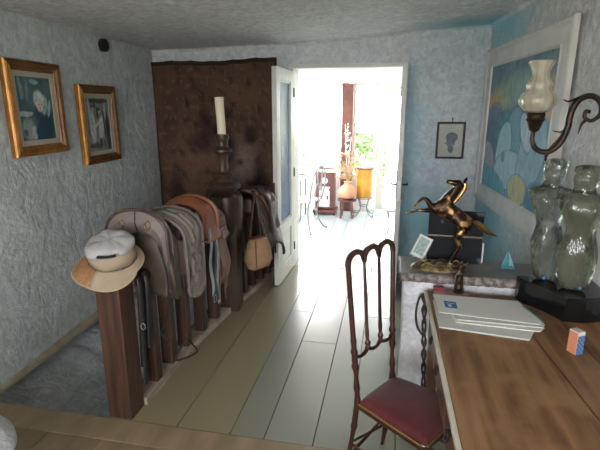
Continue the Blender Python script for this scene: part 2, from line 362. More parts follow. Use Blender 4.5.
def catmull(pts, n=6):
    P = [Vector(p) for p in pts]; out = []
    for i in range(len(P) - 1):
        p0 = P[max(i-1, 0)]; p1 = P[i]; p2 = P[i+1]; p3 = P[min(i+2, len(P)-1)]
        for k in range(n):
            t = k / n
            out.append(.5 * ((2*p1) + (p2-p0)*t + (2*p0-5*p1+4*p2-p3)*t*t + (3*p1-p0-3*p2+p3)*t**3))
    out.append(P[-1]); return out
def lerp(a, b, t): return a + (b - a) * t
def interp(tab, x):
    if x <= tab[0][0]: return tab[0][1]
    for (a, p), (b, q) in zip(tab, tab[1:]):
        if x <= b: return p + (q - p) * (x - a) / (b - a)
    return tab[-1][1]
def nz(x, y, z, s=1.0): return noise.noise(Vector((x * s, y * s, z * s)))
def skin(name, verts, edges, radii, m, parent, root=0, sub=2, label=None):
    """one continuous tapering body grown along a skeleton; radii = r or (rx, ry)"""
    I = world_of(parent).inverted(); me = bpy.data.meshes.new(name)
    me.from_pydata([tuple(I @ Vector(v)) for v in verts], edges, [])
    me.materials.append(m)
    o = bpy.data.objects.new(name, me); COL.objects.link(o); o.parent = parent
    md = o.modifiers.new('skin', 'SKIN'); md.use_smooth_shade = True; md.use_x_symmetry = False
    if not me.skin_vertices: me.skin_vertices.new(name='')
    sv = me.skin_vertices[0].data
    for i, r in enumerate(radii):
        sv[i].radius = r if isinstance(r, tuple) else (r, r); sv[i].use_root = (i == root)
    s_ = o.modifiers.new('subd', 'SUBSURF'); s_.levels = sub; s_.render_levels = sub
    if label: o['label'] = label
    return o

# ------------------------------------------------------------------ the room shell
def ceil_z(x, y): return 2.285 + max(0, (x + 2.5)) * .018 + max(0, x + .9) * .05 + .012 * nz(x, y, 3, 1.7)
def wob(p, amp=.014): # hand-made unevenness of the masonry
    x, y, z = p; return Vector((x + amp * nz(x, y, z, 1.9), y + amp * nz(x + 7, y, z, 1.9), z + .3 * amp * nz(x, y + 9, z, 1.9)))
def wall(name, x0, y0, x1, y1, m, z0=0, z1=None, holes=(), thick=None):
    """uneven wall along a line; holes = (t0, t1, z0, z1) in metres along the line"""
    L_ = math.hypot(x1-x0, y1-y0); mb = MB()
    ts = sorted({0, L_} | {h[0] for h in holes} | {h[1] for h in holes})
    zsplit = sorted({0.0, 1.0} )
    def P(t, z): return (x0 + (x1-x0)*t/L_, y0 + (y1-y0)*t/L_, z)
    def patch(ta, tb, za, zb, top=False):
        nu = max(2, int((tb-ta)/.07)); nv = max(2, int(((zb if zb else 2.4)-za)/.07))
        def fn(u, v):
            t = lerp(ta, tb, u); x, y, _ = P(t, 0); zt = zb if zb is not None else ceil_z(x, y) + .03
            z = lerp(za, zt, v); edge = any(abs(t-h[0]) < 1e-4 or abs(t-h[1]) < 1e-4 for h in holes) and any(h[2]-1e-4 <= z <= h[3]+1e-4 for h in holes)
            edge = edge or any(h[0]-1e-4 <= t <= h[1]+1e-4 and (abs(z-h[2]) < 1e-4 or abs(z-h[3]) < 1e-4) for h in holes)
            return (x, y, z) if edge else wob((x, y, z))
        mb.grid(fn, nu, nv)
    for ta, tb in zip(ts, ts[1:]):
        hs = [h for h in holes if h[0] <= ta + 1e-6 and h[1] >= tb - 1e-6]
        if not hs: patch(ta, tb, z0, z1)
        else:
            h = hs[0]
            if h[2] > z0 + .01: patch(ta, tb, z0, h[2])
            patch(ta, tb, h[3], z1)
    o = mb.build(name, m, smooth='full', recalc=True); tag(o, kind='structure'); return o

WY = 4.68
# left wall, its foot meets the stair opening; it stands back a little from the plaster of the stairwell
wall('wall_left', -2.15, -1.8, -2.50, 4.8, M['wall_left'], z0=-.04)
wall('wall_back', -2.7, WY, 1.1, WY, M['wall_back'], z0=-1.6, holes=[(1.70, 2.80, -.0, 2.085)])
RX0, RY0, RX1, RY1 = 1.385, -1.8, .845, 4.75
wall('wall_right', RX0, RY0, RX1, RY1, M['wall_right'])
wall('wall_rear', -2.3, -1.8, 1.5, -1.8, M['wall_right'], holes=[(.90, 3.10, .75, 2.15)])
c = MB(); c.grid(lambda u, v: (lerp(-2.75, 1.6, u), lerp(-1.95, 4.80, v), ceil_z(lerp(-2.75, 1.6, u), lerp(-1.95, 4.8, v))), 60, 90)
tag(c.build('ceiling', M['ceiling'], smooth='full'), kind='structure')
# coves: the ceiling runs into the walls with a soft rounded corner
cv = MB()
def cove(p, q, inward, r=.10):
    n = 40
    def fn(u, v):
        x = lerp(p[0], q[0], u); y = lerp(p[1], q[1], u); a = v * PI / 2
        zc = ceil_z(x, y); ro = r * (1 + .25 * nz(x, y, 1, 3))
        d = ro * (1 - math.sin(a)); h = ro * (1 - math.cos(a))
        return (x + inward[0] * d, y + inward[1] * d, zc + .012 - h - .004)
    cv.grid(fn, n, 8)
cove((-2.26, 0), (-2.515, WY), (1, 0), .05)
cove((-2.52, WY + .01), (.9, WY + .01), (0, -1), .07)
cove((1.23, 0), (.855, WY), (-1, 0), .06)
tag(cv.build('trim_cove', M['ceiling'], smooth='full'), kind='structure')

# floor of wide boards
seams = [-1.50, -1.08, -.775, -.585, -.322, -.134, .10, .36, .62, .90, 1.4]
fl = MB(); g = .0022
for a, b in zip(seams, seams[1:]):
    y = 1.975; r_ = random.Random(int(a * 1000))
    ends = [1.975, 1.975 + r_.uniform(1.0, 2.2), 4.70] if a > -1 else [1.975, 4.70]
    if abs(a + .585) < .01: ends = [1.975, 3.05, 4.70]
    for c0, c1 in zip(ends, ends[1:]):
        k = r_.uniform(.88, 1.08); green = r_.uniform(-.04, .05)
        x0 = a + g; x1 = b - g
        fl.b2(x0, x1, c0 + g, c1 - g, -.045, 0, col=(k * (.98 - green), k, k * (1 - green * .5)) if a > -.8 else ((.90, .84, .70) if a > -1.2 else (.86, .78, .62)))
fl2 = MB()
fl2.b2(-2.36, 1.6, 1.812, 1.972, -.045, .003, col=(1, 1, 1))
x = -2.36
while x < 1.6:
    wd = random.uniform(.26, .36); k = random.uniform(.72, 1.0); fl2.b2(x + .002, x + wd - .002, -1.9, 1.808, -.045, 0, col=(k, k * .98, k * .95)); x += wd
tag(fl.build('floor', M['floor'], bevel=.0015, tint=True), kind='structure')
tag(fl2.build('floor', M['floor_front'], bevel=.0015, tint=True), kind='structure')
sb = MB(); sb.b2(-1.50, 1.5, 1.9, 4.9, -.20, -.046); sb.b2(-2.4, 1.5, -1.9, 1.97, -.20, -.046)
tag(sb.build('floor', M['dark_gap']), kind='structure')

# stair opening beside the railing: plastered slope, ledge and dark far end
so = MB()
so.grid(lambda u, v: (lerp(-2.75, -1.44, max(0, (u-.12)/.88)) if u > .12 else -2.75, lerp(1.93, 4.70, v), lerp(-.02, -.42, u) - .06*v + .03 * nz(u*3, v*6, 0, 2)), 30, 50)
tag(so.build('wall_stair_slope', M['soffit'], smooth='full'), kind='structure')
ld = MB(); ld.grid(lambda u, v: (lerp(-2.47, -2.335, u) - .06*v + (.012 * nz(0, v * 14, 0) if u > .5 else 0), lerp(1.97, 4.70, v), -.018 - .03 * (u if u > .9 else 0)), 6, 60)
tag(ld.build('trim_ledge', M['dust'], smooth='full', solid=.02), kind='structure')
fc = MB(); fc.b2(-2.9, -2.6, -1.9, 4.9, -1.2, 2.6); fc.b2(-2.9, 1.3, 4.78, 4.94, -1.6, -.05); fc.b2(-2.4, -1.45, 1.925, 1.965, -1.0, -.046); fc.b2(-1.485, -1.43, 1.97, 4.72, -1.0, -.046)  # stair edge boards, plus unseen outer boxes added to stop light leaks
tag(fc.build('trim_edge_leak_boxes', M['floor_front']), kind='structure')

# door casing, reveal, threshold
dc = MB()
dc.b2(-1.03, -.98, WY - .018, WY + .26, 0, 2.085); dc.b2(.10, .135, WY - .018, WY + .26, 0, 2.085)
dc.b2(-1.03, .135, WY - .02, WY + .26, 2.08, 2.12)
tag(dc.build('trim_door', M['casing'], bevel=.004), kind='structure')

def door_leaf(name, hx, hy, ang, wdt, pane_m, flip):
    """glazed leaf: local +x runs from the hinge to the free edge"""
    t = bpy.data.objects.new(name, None); COL.objects.link(t); t.location = (hx, hy, 0); t.rotation_euler = (0, 0, ang); tag(t, kind='structure')
    W = world_of(t)
    def B(mb, x0, x1, y0, y1, z0, z1):
        vs_ = [W @ Vector((a, b_, c_)) for a in (x0, x1) for b_ in (y0, y1) for c_ in (z0, z1)]
        mb.add(vs_, [(0, 1, 3, 2), (4, 6, 7, 5), (0, 4, 5, 1), (2, 3, 7, 6), (0, 2, 6, 4), (1, 5, 7, 3)])
    mb = MB(); h = .022; H_ = 2.055
    B(mb, 0, .10, -h, h, .012, H_); B(mb, wdt-.11, wdt, -h, h, .012, H_); B(mb, .10, wdt-.11, -h, h, H_-.11, H_)
    B(mb, .10, wdt-.11, -h, h, .012, .17); B(mb, .10, wdt-.11, -h, h, .50, .60); B(mb, .10, wdt-.11, -.008, .008, .17, .50)
    B(mb, .14, wdt-.15, -.014, .014, .21, .46)
    mb.build('leaf_frame', M['white_paint'], t, bevel=.004)
    p = MB(); B(p, .10, wdt-.11, -.003, .003, .60, H_-.11); p.build('pane', pane_m, t)
    bd = MB()
    for s in (-1, 1):
        for (a0, a1, z0, z1) in ((.10, wdt-.11, .60, .614), (.10, wdt-.11, H_-.124, H_-.11), (.10, .114, .60, H_-.11), (wdt-.124, wdt-.11, .60, H_-.11)):
            B(bd, a0, a1, s*.006 - .006, s*.006 + .006, z0, z1)
    bd.build('glazing_bead', M['white_paint'], t)
    for z_ in (.25, 1.05, 1.85):
        hg = MB(); hg.tube([W @ Vector((-.006, flip*.026, z_-.045)), W @ Vector((-.006, flip*.026, z_+.045))], .007, 8); hg.build('hinge', M['iron'], t, smooth=True)
    return t, W
tl, Wl = door_leaf('door_1', -1.0, 4.655, -PI/2 - .045, .60, M['pane_cathedral'], 1)
tr, Wr = door_leaf('door_2', .105, 4.655, -PI/2 - .02, .645, M['pane_door_right'], -1)
for s in (-1, 1):
    hd = MB(); hd.tube([Wr @ Vector((.60, s*.02, 1.05)), Wr @ Vector((.60, s*.065, 1.05)), Wr @ Vector((.595, s*.07, 1.05)), Wr @ Vector((.48, s*.07, 1.045))], .009, 8)
    hd.box(Wr @ Vector((.60, s*.025, 1.02)), (.006, .04, .20), -.02)
    hd.build('door_handle', M['iron'], tr, smooth=True)
rm = MB(); rm.box(Wr @ Vector((.652, 0, 1.0)), (.024, .006, .18), -.02); rm.build('latch_plate', M['stove_white'], tr)

# ------------------------------------------------------------------ veranda beyond the doors
vf = MB()
r_ = random.Random(3)
for a, b in zip([-3.2, -2.75, -2.3, -1.9, -1.5] + seams[1:] , [-2.75, -2.3, -1.9, -1.5] + seams[1:] + [1.9]):
    if b - a < .05: continue
    yy = 4.705
    while yy < 8.0:
        ye = min(8.02, yy + r_.uniform(.9, 2.2)); k = r_.uniform(.9, 1.08); vf.b2(a + g, b - g, yy + g, ye - g, -.03, 0, col=(k, k, k)); yy = ye
M['floor_far2'] = mat('pale_floorboards', (.36, .44, .46), .22, c2=(.42, .48, .48), scale=3, attr='tint')
tag(vf.build('floor', M['floor_far2'], bevel=.002, tint=True), kind='structure')
vb = MB(); vb.b2(-3.2, 1.9, 4.94, 8.05, -.2, -.031); tag(vb.build('floor', M['white_plaster']), kind='structure')
vw = MB()
vw.b2(-3.05, -1.0, 4.78, 4.95, 0, 2.6); vw.b2(.12, 1.85, 4.78, 4.95, 0, 2.6); vw.b2(-1.0, .12, 4.78, 4.95, 2.12, 2.6)
tag(vw.build('wall_veranda_inner', M['white_plaster']), kind='structure')
vw = MB(); vw.b2(-3.05, -.55, 7.70, 7.84, 0, .62); vw.b2(-.55, -.20, 7.70, 7.84, 0, .80); vw.b2(.5, 1.85, 7.70, 7.84, 0, 2.6); vw.b2(-3.05, 1.85, 7.70, 7.84, 2.10, 2.6)
tag(vw.build('wall_veranda_outer', M['white_plaster']), kind='structure')
vw = MB(); vw.b2(-3.10, -2.96, 4.95, 7.84, 0, .62); vw.b2(-3.10, -2.96, 4.95, 7.84, 2.3, 2.6); vw.b2(1.75, 1.85, 4.95, 7.84, 0, 2.6)
tag(vw.build('wall_veranda_side', M['white_plaster']), kind='structure')
vc = MB(); vc.b2(-3.1, 1.85, 4.8, 7.84, 2.6, 2.7); tag(vc.build('ceiling', M['white_plaster']), kind='structure')
po = MB(); po.b2(-.795, -.615, 7.58, 7.70, 0, 2.08); tag(po.build('trim_post', M['post_brown'], bevel=.006), kind='structure')
def window(name, x0, x1, y, z0, z1, fw=.06, mull=()):
    t = bpy.data.objects.new(name, None); COL.objects.link(t); t.location = ((x0+x1)/2, y, z0); tag(t, kind='structure')
    mb = MB(); mb.b2(x0, x0+fw, y-.03, y+.03, z0, z1); mb.b2(x1-fw, x1, y-.03, y+.03, z0, z1); mb.b2(x0+fw, x1-fw, y-.03, y+.03, z0, z0+fw); mb.b2(x0+fw, x1-fw, y-.03, y+.03, z1-fw, z1)
    for mx_ in mull: mb.b2(mx_-.02, mx_+.02, y-.025, y+.025, z0+fw, z1-fw)
    mb.build('window_frame', M['white_paint'], t, bevel=.004)
    p = MB(); p.b2(x0+fw, x1-fw, y-.003, y+.003, z0+fw, z1-fw); p.build('pane', M['pane'], t)
window('window_1', -2.96, -1.80, 7.77, .62, 2.10); window('window_2', -1.80, -.70, 7.77, .62, 2.10)
window('window_3', -.64, -.22, 7.77, .80, 2.10, .055)
window('window_4', -.20, .5, 7.77, .02, 2.10, .10)
# unseen rear window, added and sized for the room's fill light
window('window_fill', -1.4, .80, -1.84, .75, 2.15, .05, (-.30,))
t = bpy.data.objects.new('window_6', None); COL.objects.link(t); t.location = (-3.03, 6.4, .62); tag(t, kind='structure')
mb = MB()
for y_ in (4.98, 5.9, 6.85, 7.78): mb.b2(-3.06, -3.0, y_-.035, y_+.035, .62, 2.3)
mb.b2(-3.06, -3.0, 4.95, 7.8, .62, .68); mb.b2(-3.06, -3.0, 4.95, 7.8, 2.24, 2.3); mb.build('window_frame', M['white_paint'], t)
p = MB(); p.b2(-3.033, -3.027, 4.98, 7.78, .66, 2.26); p.build('pane', M['pane'], t)
gr = MB(); gr.b2(-30, 30, 7.9, 40, -.4, -.3); gr.b2(-30, -3.2, -10, 7.9, -.4, -.3); gr.b2(-30, 30, -30, -2.1, -.4, -.3)
tag(gr.build('ground', M['ground']), kind='structure')

# bush outside the veranda
def bush(loc, size, n, label, name='garden_bush'):
    t = thing(name, label, 'bush', loc, group='bushes outside the veranda')
    rr = random.Random(n); lv = MB()
    for _ in range(n):
        d = Vector((rr.gauss(0, 1), rr.gauss(0, 1), rr.gauss(0, 1))).normalized() * rr.uniform(.55, 1.0)
        c_ = Vector(loc) + Vector((d.x*size[0], d.y*size[1], size[2]*(1.05 + d.z)))
        a = Vector((rr.gauss(0, 1), rr.gauss(0, 1), rr.gauss(0, 1))).normalized(); b_ = a.orthogonal().normalized(); l_ = rr.uniform(.05, .10)
        lv.add([c_ - a*l_, c_ + b_*l_*.4, c_ + a*l_, c_ - b_*l_*.4], [(0, 1, 2, 3)])
    lv.build('foliage', M['leaf'], t, recalc=False)
    st = MB()
    for k in range(5):
        a = k*1.3; st.tube([loc, Vector(loc)+Vector((math.cos(a)*size[0]*.3, math.sin(a)*size[1]*.3, size[2]*.8)), Vector(loc)+Vector((math.cos(a)*size[0]*.6, math.sin(a)*size[1]*.6, size[2]*1.5))], [.03, .02, .008], 6)
    st.build('stem', M['bark'], t)
bush((-.55, 9.4, -.3), (.55, .5, .85), 1500, 'leafy green bush showing through the veranda glass beside the brown post')
bush((-2.1, 9.8, -.3), (.6, .5, .62), 900, 'low green bush outside behind the brown stove')
bush((.85, 9.8, -.3), (.5, .5, 1.0), 900, 'tall green bush seen outside through the glazed veranda door')
# ------------------------------------------------------------------ parapet beside the doors
pw = MB()
def pface(fn, nu, nv): pw.grid(lambda u, v: wob(fn(u, v), .010), nu, nv)
PX0 = .115
pface(lambda u, v: (lerp(PX0, 1.10, u), 2.425, lerp(-.01, .785, v)), 24, 18)
pface(lambda u, v: (lerp(PX0, 1.05, u), 2.66, lerp(-.01, .785, v)), 24, 18)
pface(lambda u, v: (PX0, lerp(2.425, 2.66, u), lerp(-.01, .785, v)), 8, 18)
pface(lambda u, v: (lerp(PX0, 1.08, u), lerp(2.425, 2.66, v), .785), 24, 8)
tag(pw.build('wall_parapet', M['parapet'], smooth='full'), kind='structure')
sl = MB(); sl.b2(.088, 1.02, 2.405, 2.69, .795, .832)
st = sl.build('trim_parapet_top', M['stone_top'], bevel=.004); tag(st, kind='structure')
se = MB(); se.grid(lambda u, v: (lerp(.085, 1.025, u), 2.402 + .010 * nz(u*40, v*6, 0) - .004*math.sin(v*PI), lerp(.785, .830, v)), 80, 6)
se.grid(lambda u, v: (.084 + .008 * nz(u*20, v*6, 5), lerp(2.402, 2.69, u), lerp(.785, .830, v)), 24, 6)
tag(se.build('trim_parapet_edge', M['stone_edge'], smooth='full', solid=.006), kind='structure')

# ------------------------------------------------------------------ framed pictures
def framed(name, label, cat, c, rz, w_, h_, prof, frame_mats, art_fn, inset, mount=None, mount_w=0, nx=90, ny=110, group=None, glass=True, backd=.0, artrough=.5):
    """frame lofted from a moulding profile; local x along the wall, local -y out of it"""
    t = thing(name, label, cat, c, rz, group); W = world_of(t)
    def T(x, y, z): return W @ Vector((x, y, z))
    mb = MB(); rings = []
    for (ins, out) in prof:
        a = w_/2 - ins; b_ = h_/2 - ins
        rings.append([T(-a, -out, -b_), T(a, -out, -b_), T(a, -out, b_), T(-a, -out, b_)])
    for i in range(len(rings)-1):
        for k in range(4): 
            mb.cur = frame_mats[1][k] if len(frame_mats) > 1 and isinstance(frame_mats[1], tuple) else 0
            mb.add([rings[i][k], rings[i][(k+1) % 4], rings[i+1][(k+1) % 4], rings[i+1][k]], [(0, 1, 2, 3)])
    mb.cur = 0
    mb.build('frame', frame_mats[0], t, recalc=False)
    aw = w_ - 2*inset; ah = h_ - 2*inset; d = prof[-1][1]
    if mount:
        mm = MB(); a = aw/2; b_ = ah/2; a2 = a-mount_w; b2_ = b_-mount_w
        o_ = [T(-a, -d-.001, -b_), T(a, -d-.001, -b_), T(a, -d-.001, b_), T(-a, -d-.001, b_)]; i_ = [T(-a2, -d-.001, -b2_), T(a2, -d-.001, -b2_), T(a2, -d-.001, b2_), T(-a2, -d-.001, b2_)]
        i3 = [T(-a2, -d+.003, -b2_), T(a2, -d+.003, -b2_), T(a2, -d+.003, b2_), T(-a2, -d+.003, b2_)]
        for p, q in ((o_, i_), (i_, i3)):
            for k in range(4): mm.add([p[k], p[(k+1) % 4], q[(k+1) % 4], q[k]], [(0, 1, 2, 3)])
        mm.build('mount', mount, t, recalc=False); aw -= 2*mount_w; ah -= 2*mount_w
    am = mat(name + '_print', (1, 1, 1), artrough, attr='tint', c2=(.86, .86, .86), scale=40, bump=.1 if glass else .5, bscale=60, bdist=.002)
    p = MB(); p.grid(lambda u, v: T(lerp(-aw/2, aw/2, u), -d+.003 if mount else -d, lerp(-ah/2, ah/2, v)), nx, ny, art_fn)
    p.build('picture' if glass else 'canvas', am, t, tint=True, recalc=False)
    bk = MB(); a = w_/2-.012; b_ = h_/2-.012
    bk.add([T(i, j, k) for i in (-a, a) for j in (-.0, -max(.004, d-.008)) for k in (-b_, b_)], [(0, 1, 3, 2), (4, 6, 7, 5), (0, 4, 5, 1), (2, 3, 7, 6), (0, 2, 6, 4), (1, 5, 7, 3)])
    bk.build('backing', M['dark_gap'], t)
    if glass:
        gl = MB(); a = aw/2+(mount_w if mount else 0)-.001; b_ = ah/2+(mount_w if mount else 0)-.001
        gl.add([T(-a, -d-.004, -b_), T(a, -d-.004, -b_), T(a, -d-.004, b_), T(-a, -d-.004, b_)], [(0, 1, 2, 3)]); gl.build('glass', M['pane_pic'], t, recalc=False)
    return t
M['pane_pic'] = pane_mat('picture_glass', gloss=.05, rough=.08)
def blob(u, v, cx, cy, rx, ry, soft=.25, rot=0):
    dx = u-cx; dy = v-cy; c_, s_ = math.cos(rot), math.sin(rot); x = (dx*c_+dy*s_)/rx; y = (-dx*s_+dy*c_)/ry
    d = math.sqrt(x*x+y*y); return max(0, min(1, (1+soft-d)/(2*soft)))
def mixc(a, b, t): return tuple(a[i]+(b[i]-a[i])*t for i in range(3))
def blobs(c_, u, v, n, lst, soft=.15):
    wu = u + .025*nz(u*7, v*7, 3); wv = v + .025*nz(u*7, v*7, 8)
    for (cx, cy, rx, ry, rr_, col) in lst:
        c_ = mixc(c_, tuple(q*(.72+.56*n) for q in col), blob(wu, wv, cx, cy, rx, ry, soft, rr_))
    return c_
def art_blonde(u, v):
    n = .5+.5*nz(u*16, v*18, 1); n2 = .5+.5*nz(u*5, v*6, 1)
    c_ = mixc((.02, .07, .08), (.09, .17, .17), n2)
    c_ = blobs(c_, u, v, n, ((.12, .80, .05, .20, .1, (.20, .27, .26)), (.28, .80, .03, .18, -.1, (.16, .22, .21)), (.17, .42, .20, .05, 0, (.42, .46, .44)), (.14, .60, .10, .05, 0, (.05, .09, .09)), (.22, .17, .19, .17, 0, (.26, .30, .29)), (.36, .12, .08, .11, 0, (.42, .42, .38)), (.12, .12, .06, .06, 0, (.08, .11, .11)),
        (.52, .93, .12, .04, 0, (.16, .34, .36)), (.72, .22, .26, .30, -.1, (.008, .045, .075)), (.60, .12, .20, .14, 0, (.008, .04, .07)), (.55, .42, .12, .10, .5, (.010, .05, .08)),
        (.60, .66, .155, .14, 0, (.42, .52, .48)), (.74, .56, .10, .16, -.35, (.30, .42, .40)), (.88, .50, .04, .14, -.3, (.26, .46, .42)), (.62, .56, .10, .105, -.15, (.62, .52, .42)), (.66, .70, .10, .05, -.5, (.60, .66, .58))))
    return tuple(min(1, q*1.25) for q in blobs(c_, u, v, n, ((.585, .575, .022, .011, 0, (.06, .06, .06)), (.665, .568, .022, .011, 0, (.06, .06, .06)), (.625, .500, .030, .010, 0, (.30, .12, .10)), (.62, .535, .012, .012, 0, (.42, .33, .26)))))
def art_bw(u, v):
    n = .5+.5*nz(u*18, v*16, 4); n2 = .5+.5*nz(u*6, v*5, 4)
    c_ = mixc((.14, .16, .15), (.32, .35, .33), n2)
    c_ = blobs(c_, u, v, n, ((.88, .35, .08, .40, 0, (.04, .045, .045)), (.5, .95, .5, .04, 0, (.06, .07, .07)), (.12, .80, .04, .22, 0, (.50, .52, .49)), (.46, .72, .05, .12, 0, (.05, .06, .06)), (.36, .88, .04, .08, 0, (.06, .06, .06)), (.22, .46, .12, .30, .05, (.60, .62, .58)), (.20, .52, .02, .2, .1, (.34, .36, .34)),
        (.26, .80, .05, .055, 0, (.36, .33, .30)), (.26, .85, .055, .03, 0, (.06, .05, .05)), (.42, .50, .13, .03, .5, (.55, .55, .5)), (.58, .44, .10, .22, -.25, (.62, .64, .60)), (.60, .40, .02, .18, -.2, (.38, .40, .38)), (.54, .74, .048, .055, 0, (.40, .37, .34)), (.53, .79, .05, .025, 0, (.05, .05, .05)),
        (.74, .50, .035, .34, .1, (.05, .06, .06)), (.80, .76, .045, .15, 0, (.46, .48, .46)), (.30, .10, .30, .05, 0, (.09, .10, .10)), (.52, .14, .06, .10, 0, (.05, .05, .05)), (.70, .12, .05, .12, .3, (.10, .11, .10)), (.34, .14, .05, .05, 0, (.06, .06, .06))))
    return tuple(min(1, q*1.2) for q in c_)
def art_head(u, v):
    n = .5+.5*nz(u*9, v*9, 2); c_ = mixc((.42, .40, .34), (.50, .49, .43), v)
    h = max(blob(u, v, .55, .60, .25, .15, .12), blob(u, v, .52, .45, .18, .17, .12), blob(u, v, .53, .25, .12, .13, .15), blob(u, v, .34, .40, .07, .025, .2))
    c_ = mixc(c_, mixc((.035, .045, .08), (.13, .15, .20), n), h)
    if .86 < v < .875 and .25 < u < .7: c_ = (.25, .24, .2)
    return c_
def shape(c_, u, v, cx, cy, rx, ry, rot, col, line=(.03, .09, .17), lw=.07, k=1.0):
    dx = u-cx; dy = v-cy; c, s_ = math.cos(rot), math.sin(rot); x = (dx*c+dy*s_)/rx; y = (-dx*s_+dy*c)/ry
    d = math.sqrt(x*x+y*y) + .06*nz(u*9, v*9, cx*5)
    if d < 1: c_ = mixc(c_, col, min(1, (1-d)*9)*k)
    if line and abs(d-1) < lw: c_ = mixc(c_, line, .5*(1-abs(d-1)/lw))
    return c_
def art_nude(u, v):
    n = .5+.5*nz(u*4, v*4, 6); n2 = .5+.5*nz(u*14, v*11, 2); n3 = .5+.5*nz(u*30, v*12, 9)
    c_ = mixc((.08, .15, .22), (.20, .34, .40), n2)
    c_ = mixc(c_, (.42, .47, .26), blob(u, v, .25, .74, .34, .11, .5, .25)); c_ = mixc(c_, (.60, .38, .18), blob(u, v, .07, .71, .13, .07, .5)); c_ = mixc(c_, (.30, .46, .40), blob(u, v, .58, .80, .26, .10, .5)); c_ = mixc(c_, (.64, .42, .20), blob(u, v, .93, .70, .12, .14, .5))
    hill = .60 + .07*math.sin(u*6+.6)
    if v < hill: c_ = mixc(c_, mixc((.16, .34, .42), (.34, .54, .60), n2), min(1, (hill-v)/.03))
    c_ = shape(c_, u, v, .16, .46, .20, .24, .1, mixc((.09, .16, .26), (.20, .30, .40), n2))
    c_ = shape(c_, u, v, .34, .47, .20, .17, .4, mixc((.05, .20, .26), (.14, .36, .42), n3))
    c_ = shape(c_, u, v, .52, .50, .13, .18, -.3, (.22, .42, .50))
    c_ = shape(c_, u, v, .37, .36, .13, .21, -.25, (.46, .66, .70)); c_ = shape(c_, u, v, .47, .20, .26, .15, .25, (.48, .66, .72), lw=.05)
    c_ = shape(c_, u, v, .38, .29, .035, .04, 0, (.20, .38, .44), lw=.2); c_ = shape(c_, u, v, .08, .24, .13, .15, .3, (.42, .44, .42), lw=.04)
    c_ = shape(c_, u, v, .80, .36, .17, .28, -.35, (.36, .54, .62)); c_ = shape(c_, u, v, .70, .50, .07, .15, .5, (.60, .72, .74), lw=.1)
    c_ = shape(c_, u, v, .20, .07, .30, .10, -.2, mixc((.08, .34, .42), (.16, .46, .54), n3)); c_ = shape(c_, u, v, .66, .09, .15, .11, 0, (.62, .56, .30), lw=.08); c_ = shape(c_, u, v, .92, .08, .14, .12, .2, (.10, .26, .38))
    return tuple(min(1, q*(.78+.45*n3)) for q in c_)
def left_x(y): return -2.15 - .35*(y+1.8)/6.6
def right_x(y): return RX0 + (RX1-RX0)*(y-RY0)/(RY1-RY0)
LA = PI/2 + math.atan(.35/6.6); RA = -PI/2 + math.atan((RX0-RX1)/(RY1-RY0))
gprof = [(0, 0), (0, .030), (.008, .042), (.016, .036), (.024, .044), (.034, .040), (.044, .046), (.052, .034), (.062, .030), (.068, .018)]
M['gold_lit_shaded'] = [M['gold'], M['gold_shaded']]  # bright and dark gilding paint light and shade onto the frame sides
framed('picture_frame', 'wide gilded frame with portrait of a blonde woman in dark blue', 'picture', (left_x(2.80)+.006, 2.79, 1.694), LA, .535, .615, gprof, (M['gold_lit_shaded'], (0, 1, 1, 0)), art_blonde, .068, M['mount'], .034, group='gilded pictures on the plaster wall')
framed('picture_frame', 'gilded frame with a black and white photograph of standing figures, below the vent hole', 'picture', (left_x(3.52)+.006, 3.52, 1.565), LA, .535, .632, gprof, (M['gold_lit_shaded'], (1, 1, 1, 0)), art_bw, .068, M['mount'], .034, group='gilded pictures on the plaster wall')
bp_ = [(0, 0), (0, .016), (.004, .020), (.016, .020), (.020, .010)]
pf = framed('small_picture', 'small thin black frame with drawing of a dark head on cream paper', 'picture', (.568, WY-.018, 1.396), 0, .262, .35, bp_, (M['strap_black'],), art_head, .020)
hk = MB(); hk.tube([(.57, WY-.03, 1.572), (.575, WY-.022, 1.60)], .004, 6); hk.lathe([(.006, 0), (.006, .008)], (.575, WY-.026, 1.60), 8); hk.build('hanging_nail', M['iron'], pf)
wprof = [(0, 0), (0, .030), (.012, .036), (.030, .036), (.040, .028), (.046, .024), (.135, .022), (.142, .030), (.150, .027), (.156, .016)]
yc = 3.75
framed('painting', 'large blue and green painting of curving figures in a broad cream frame', 'painting', (right_x(yc)-.010, yc, 1.535), RA, 1.66, 1.33, wprof, (M['casing'],), art_nude, .156, nx=170, ny=140, glass=False, artrough=.4)

# vent hole high in the plaster
vt = thing('wall_vent', 'small round black vent pipe high on the plaster wall near the ceiling', 'vent', (left_x(3.72)+.01, 3.72, 2.215))
v1 = MB(); cx_ = left_x(3.72)
v1.tube([(cx_+.0, 3.72, 2.215), (cx_+.035, 3.72, 2.215)], .052, 20); v1.build('vent_ring', M['strap_black'], vt, smooth=True)
v2 = MB()
for k in range(-2, 3): v2.box((cx_+.037, 3.72, 2.215+k*.018), (.004, .085 if abs(k) < 2 else .06, .006))
v2.build('vent_slats', M['iron'], vt)

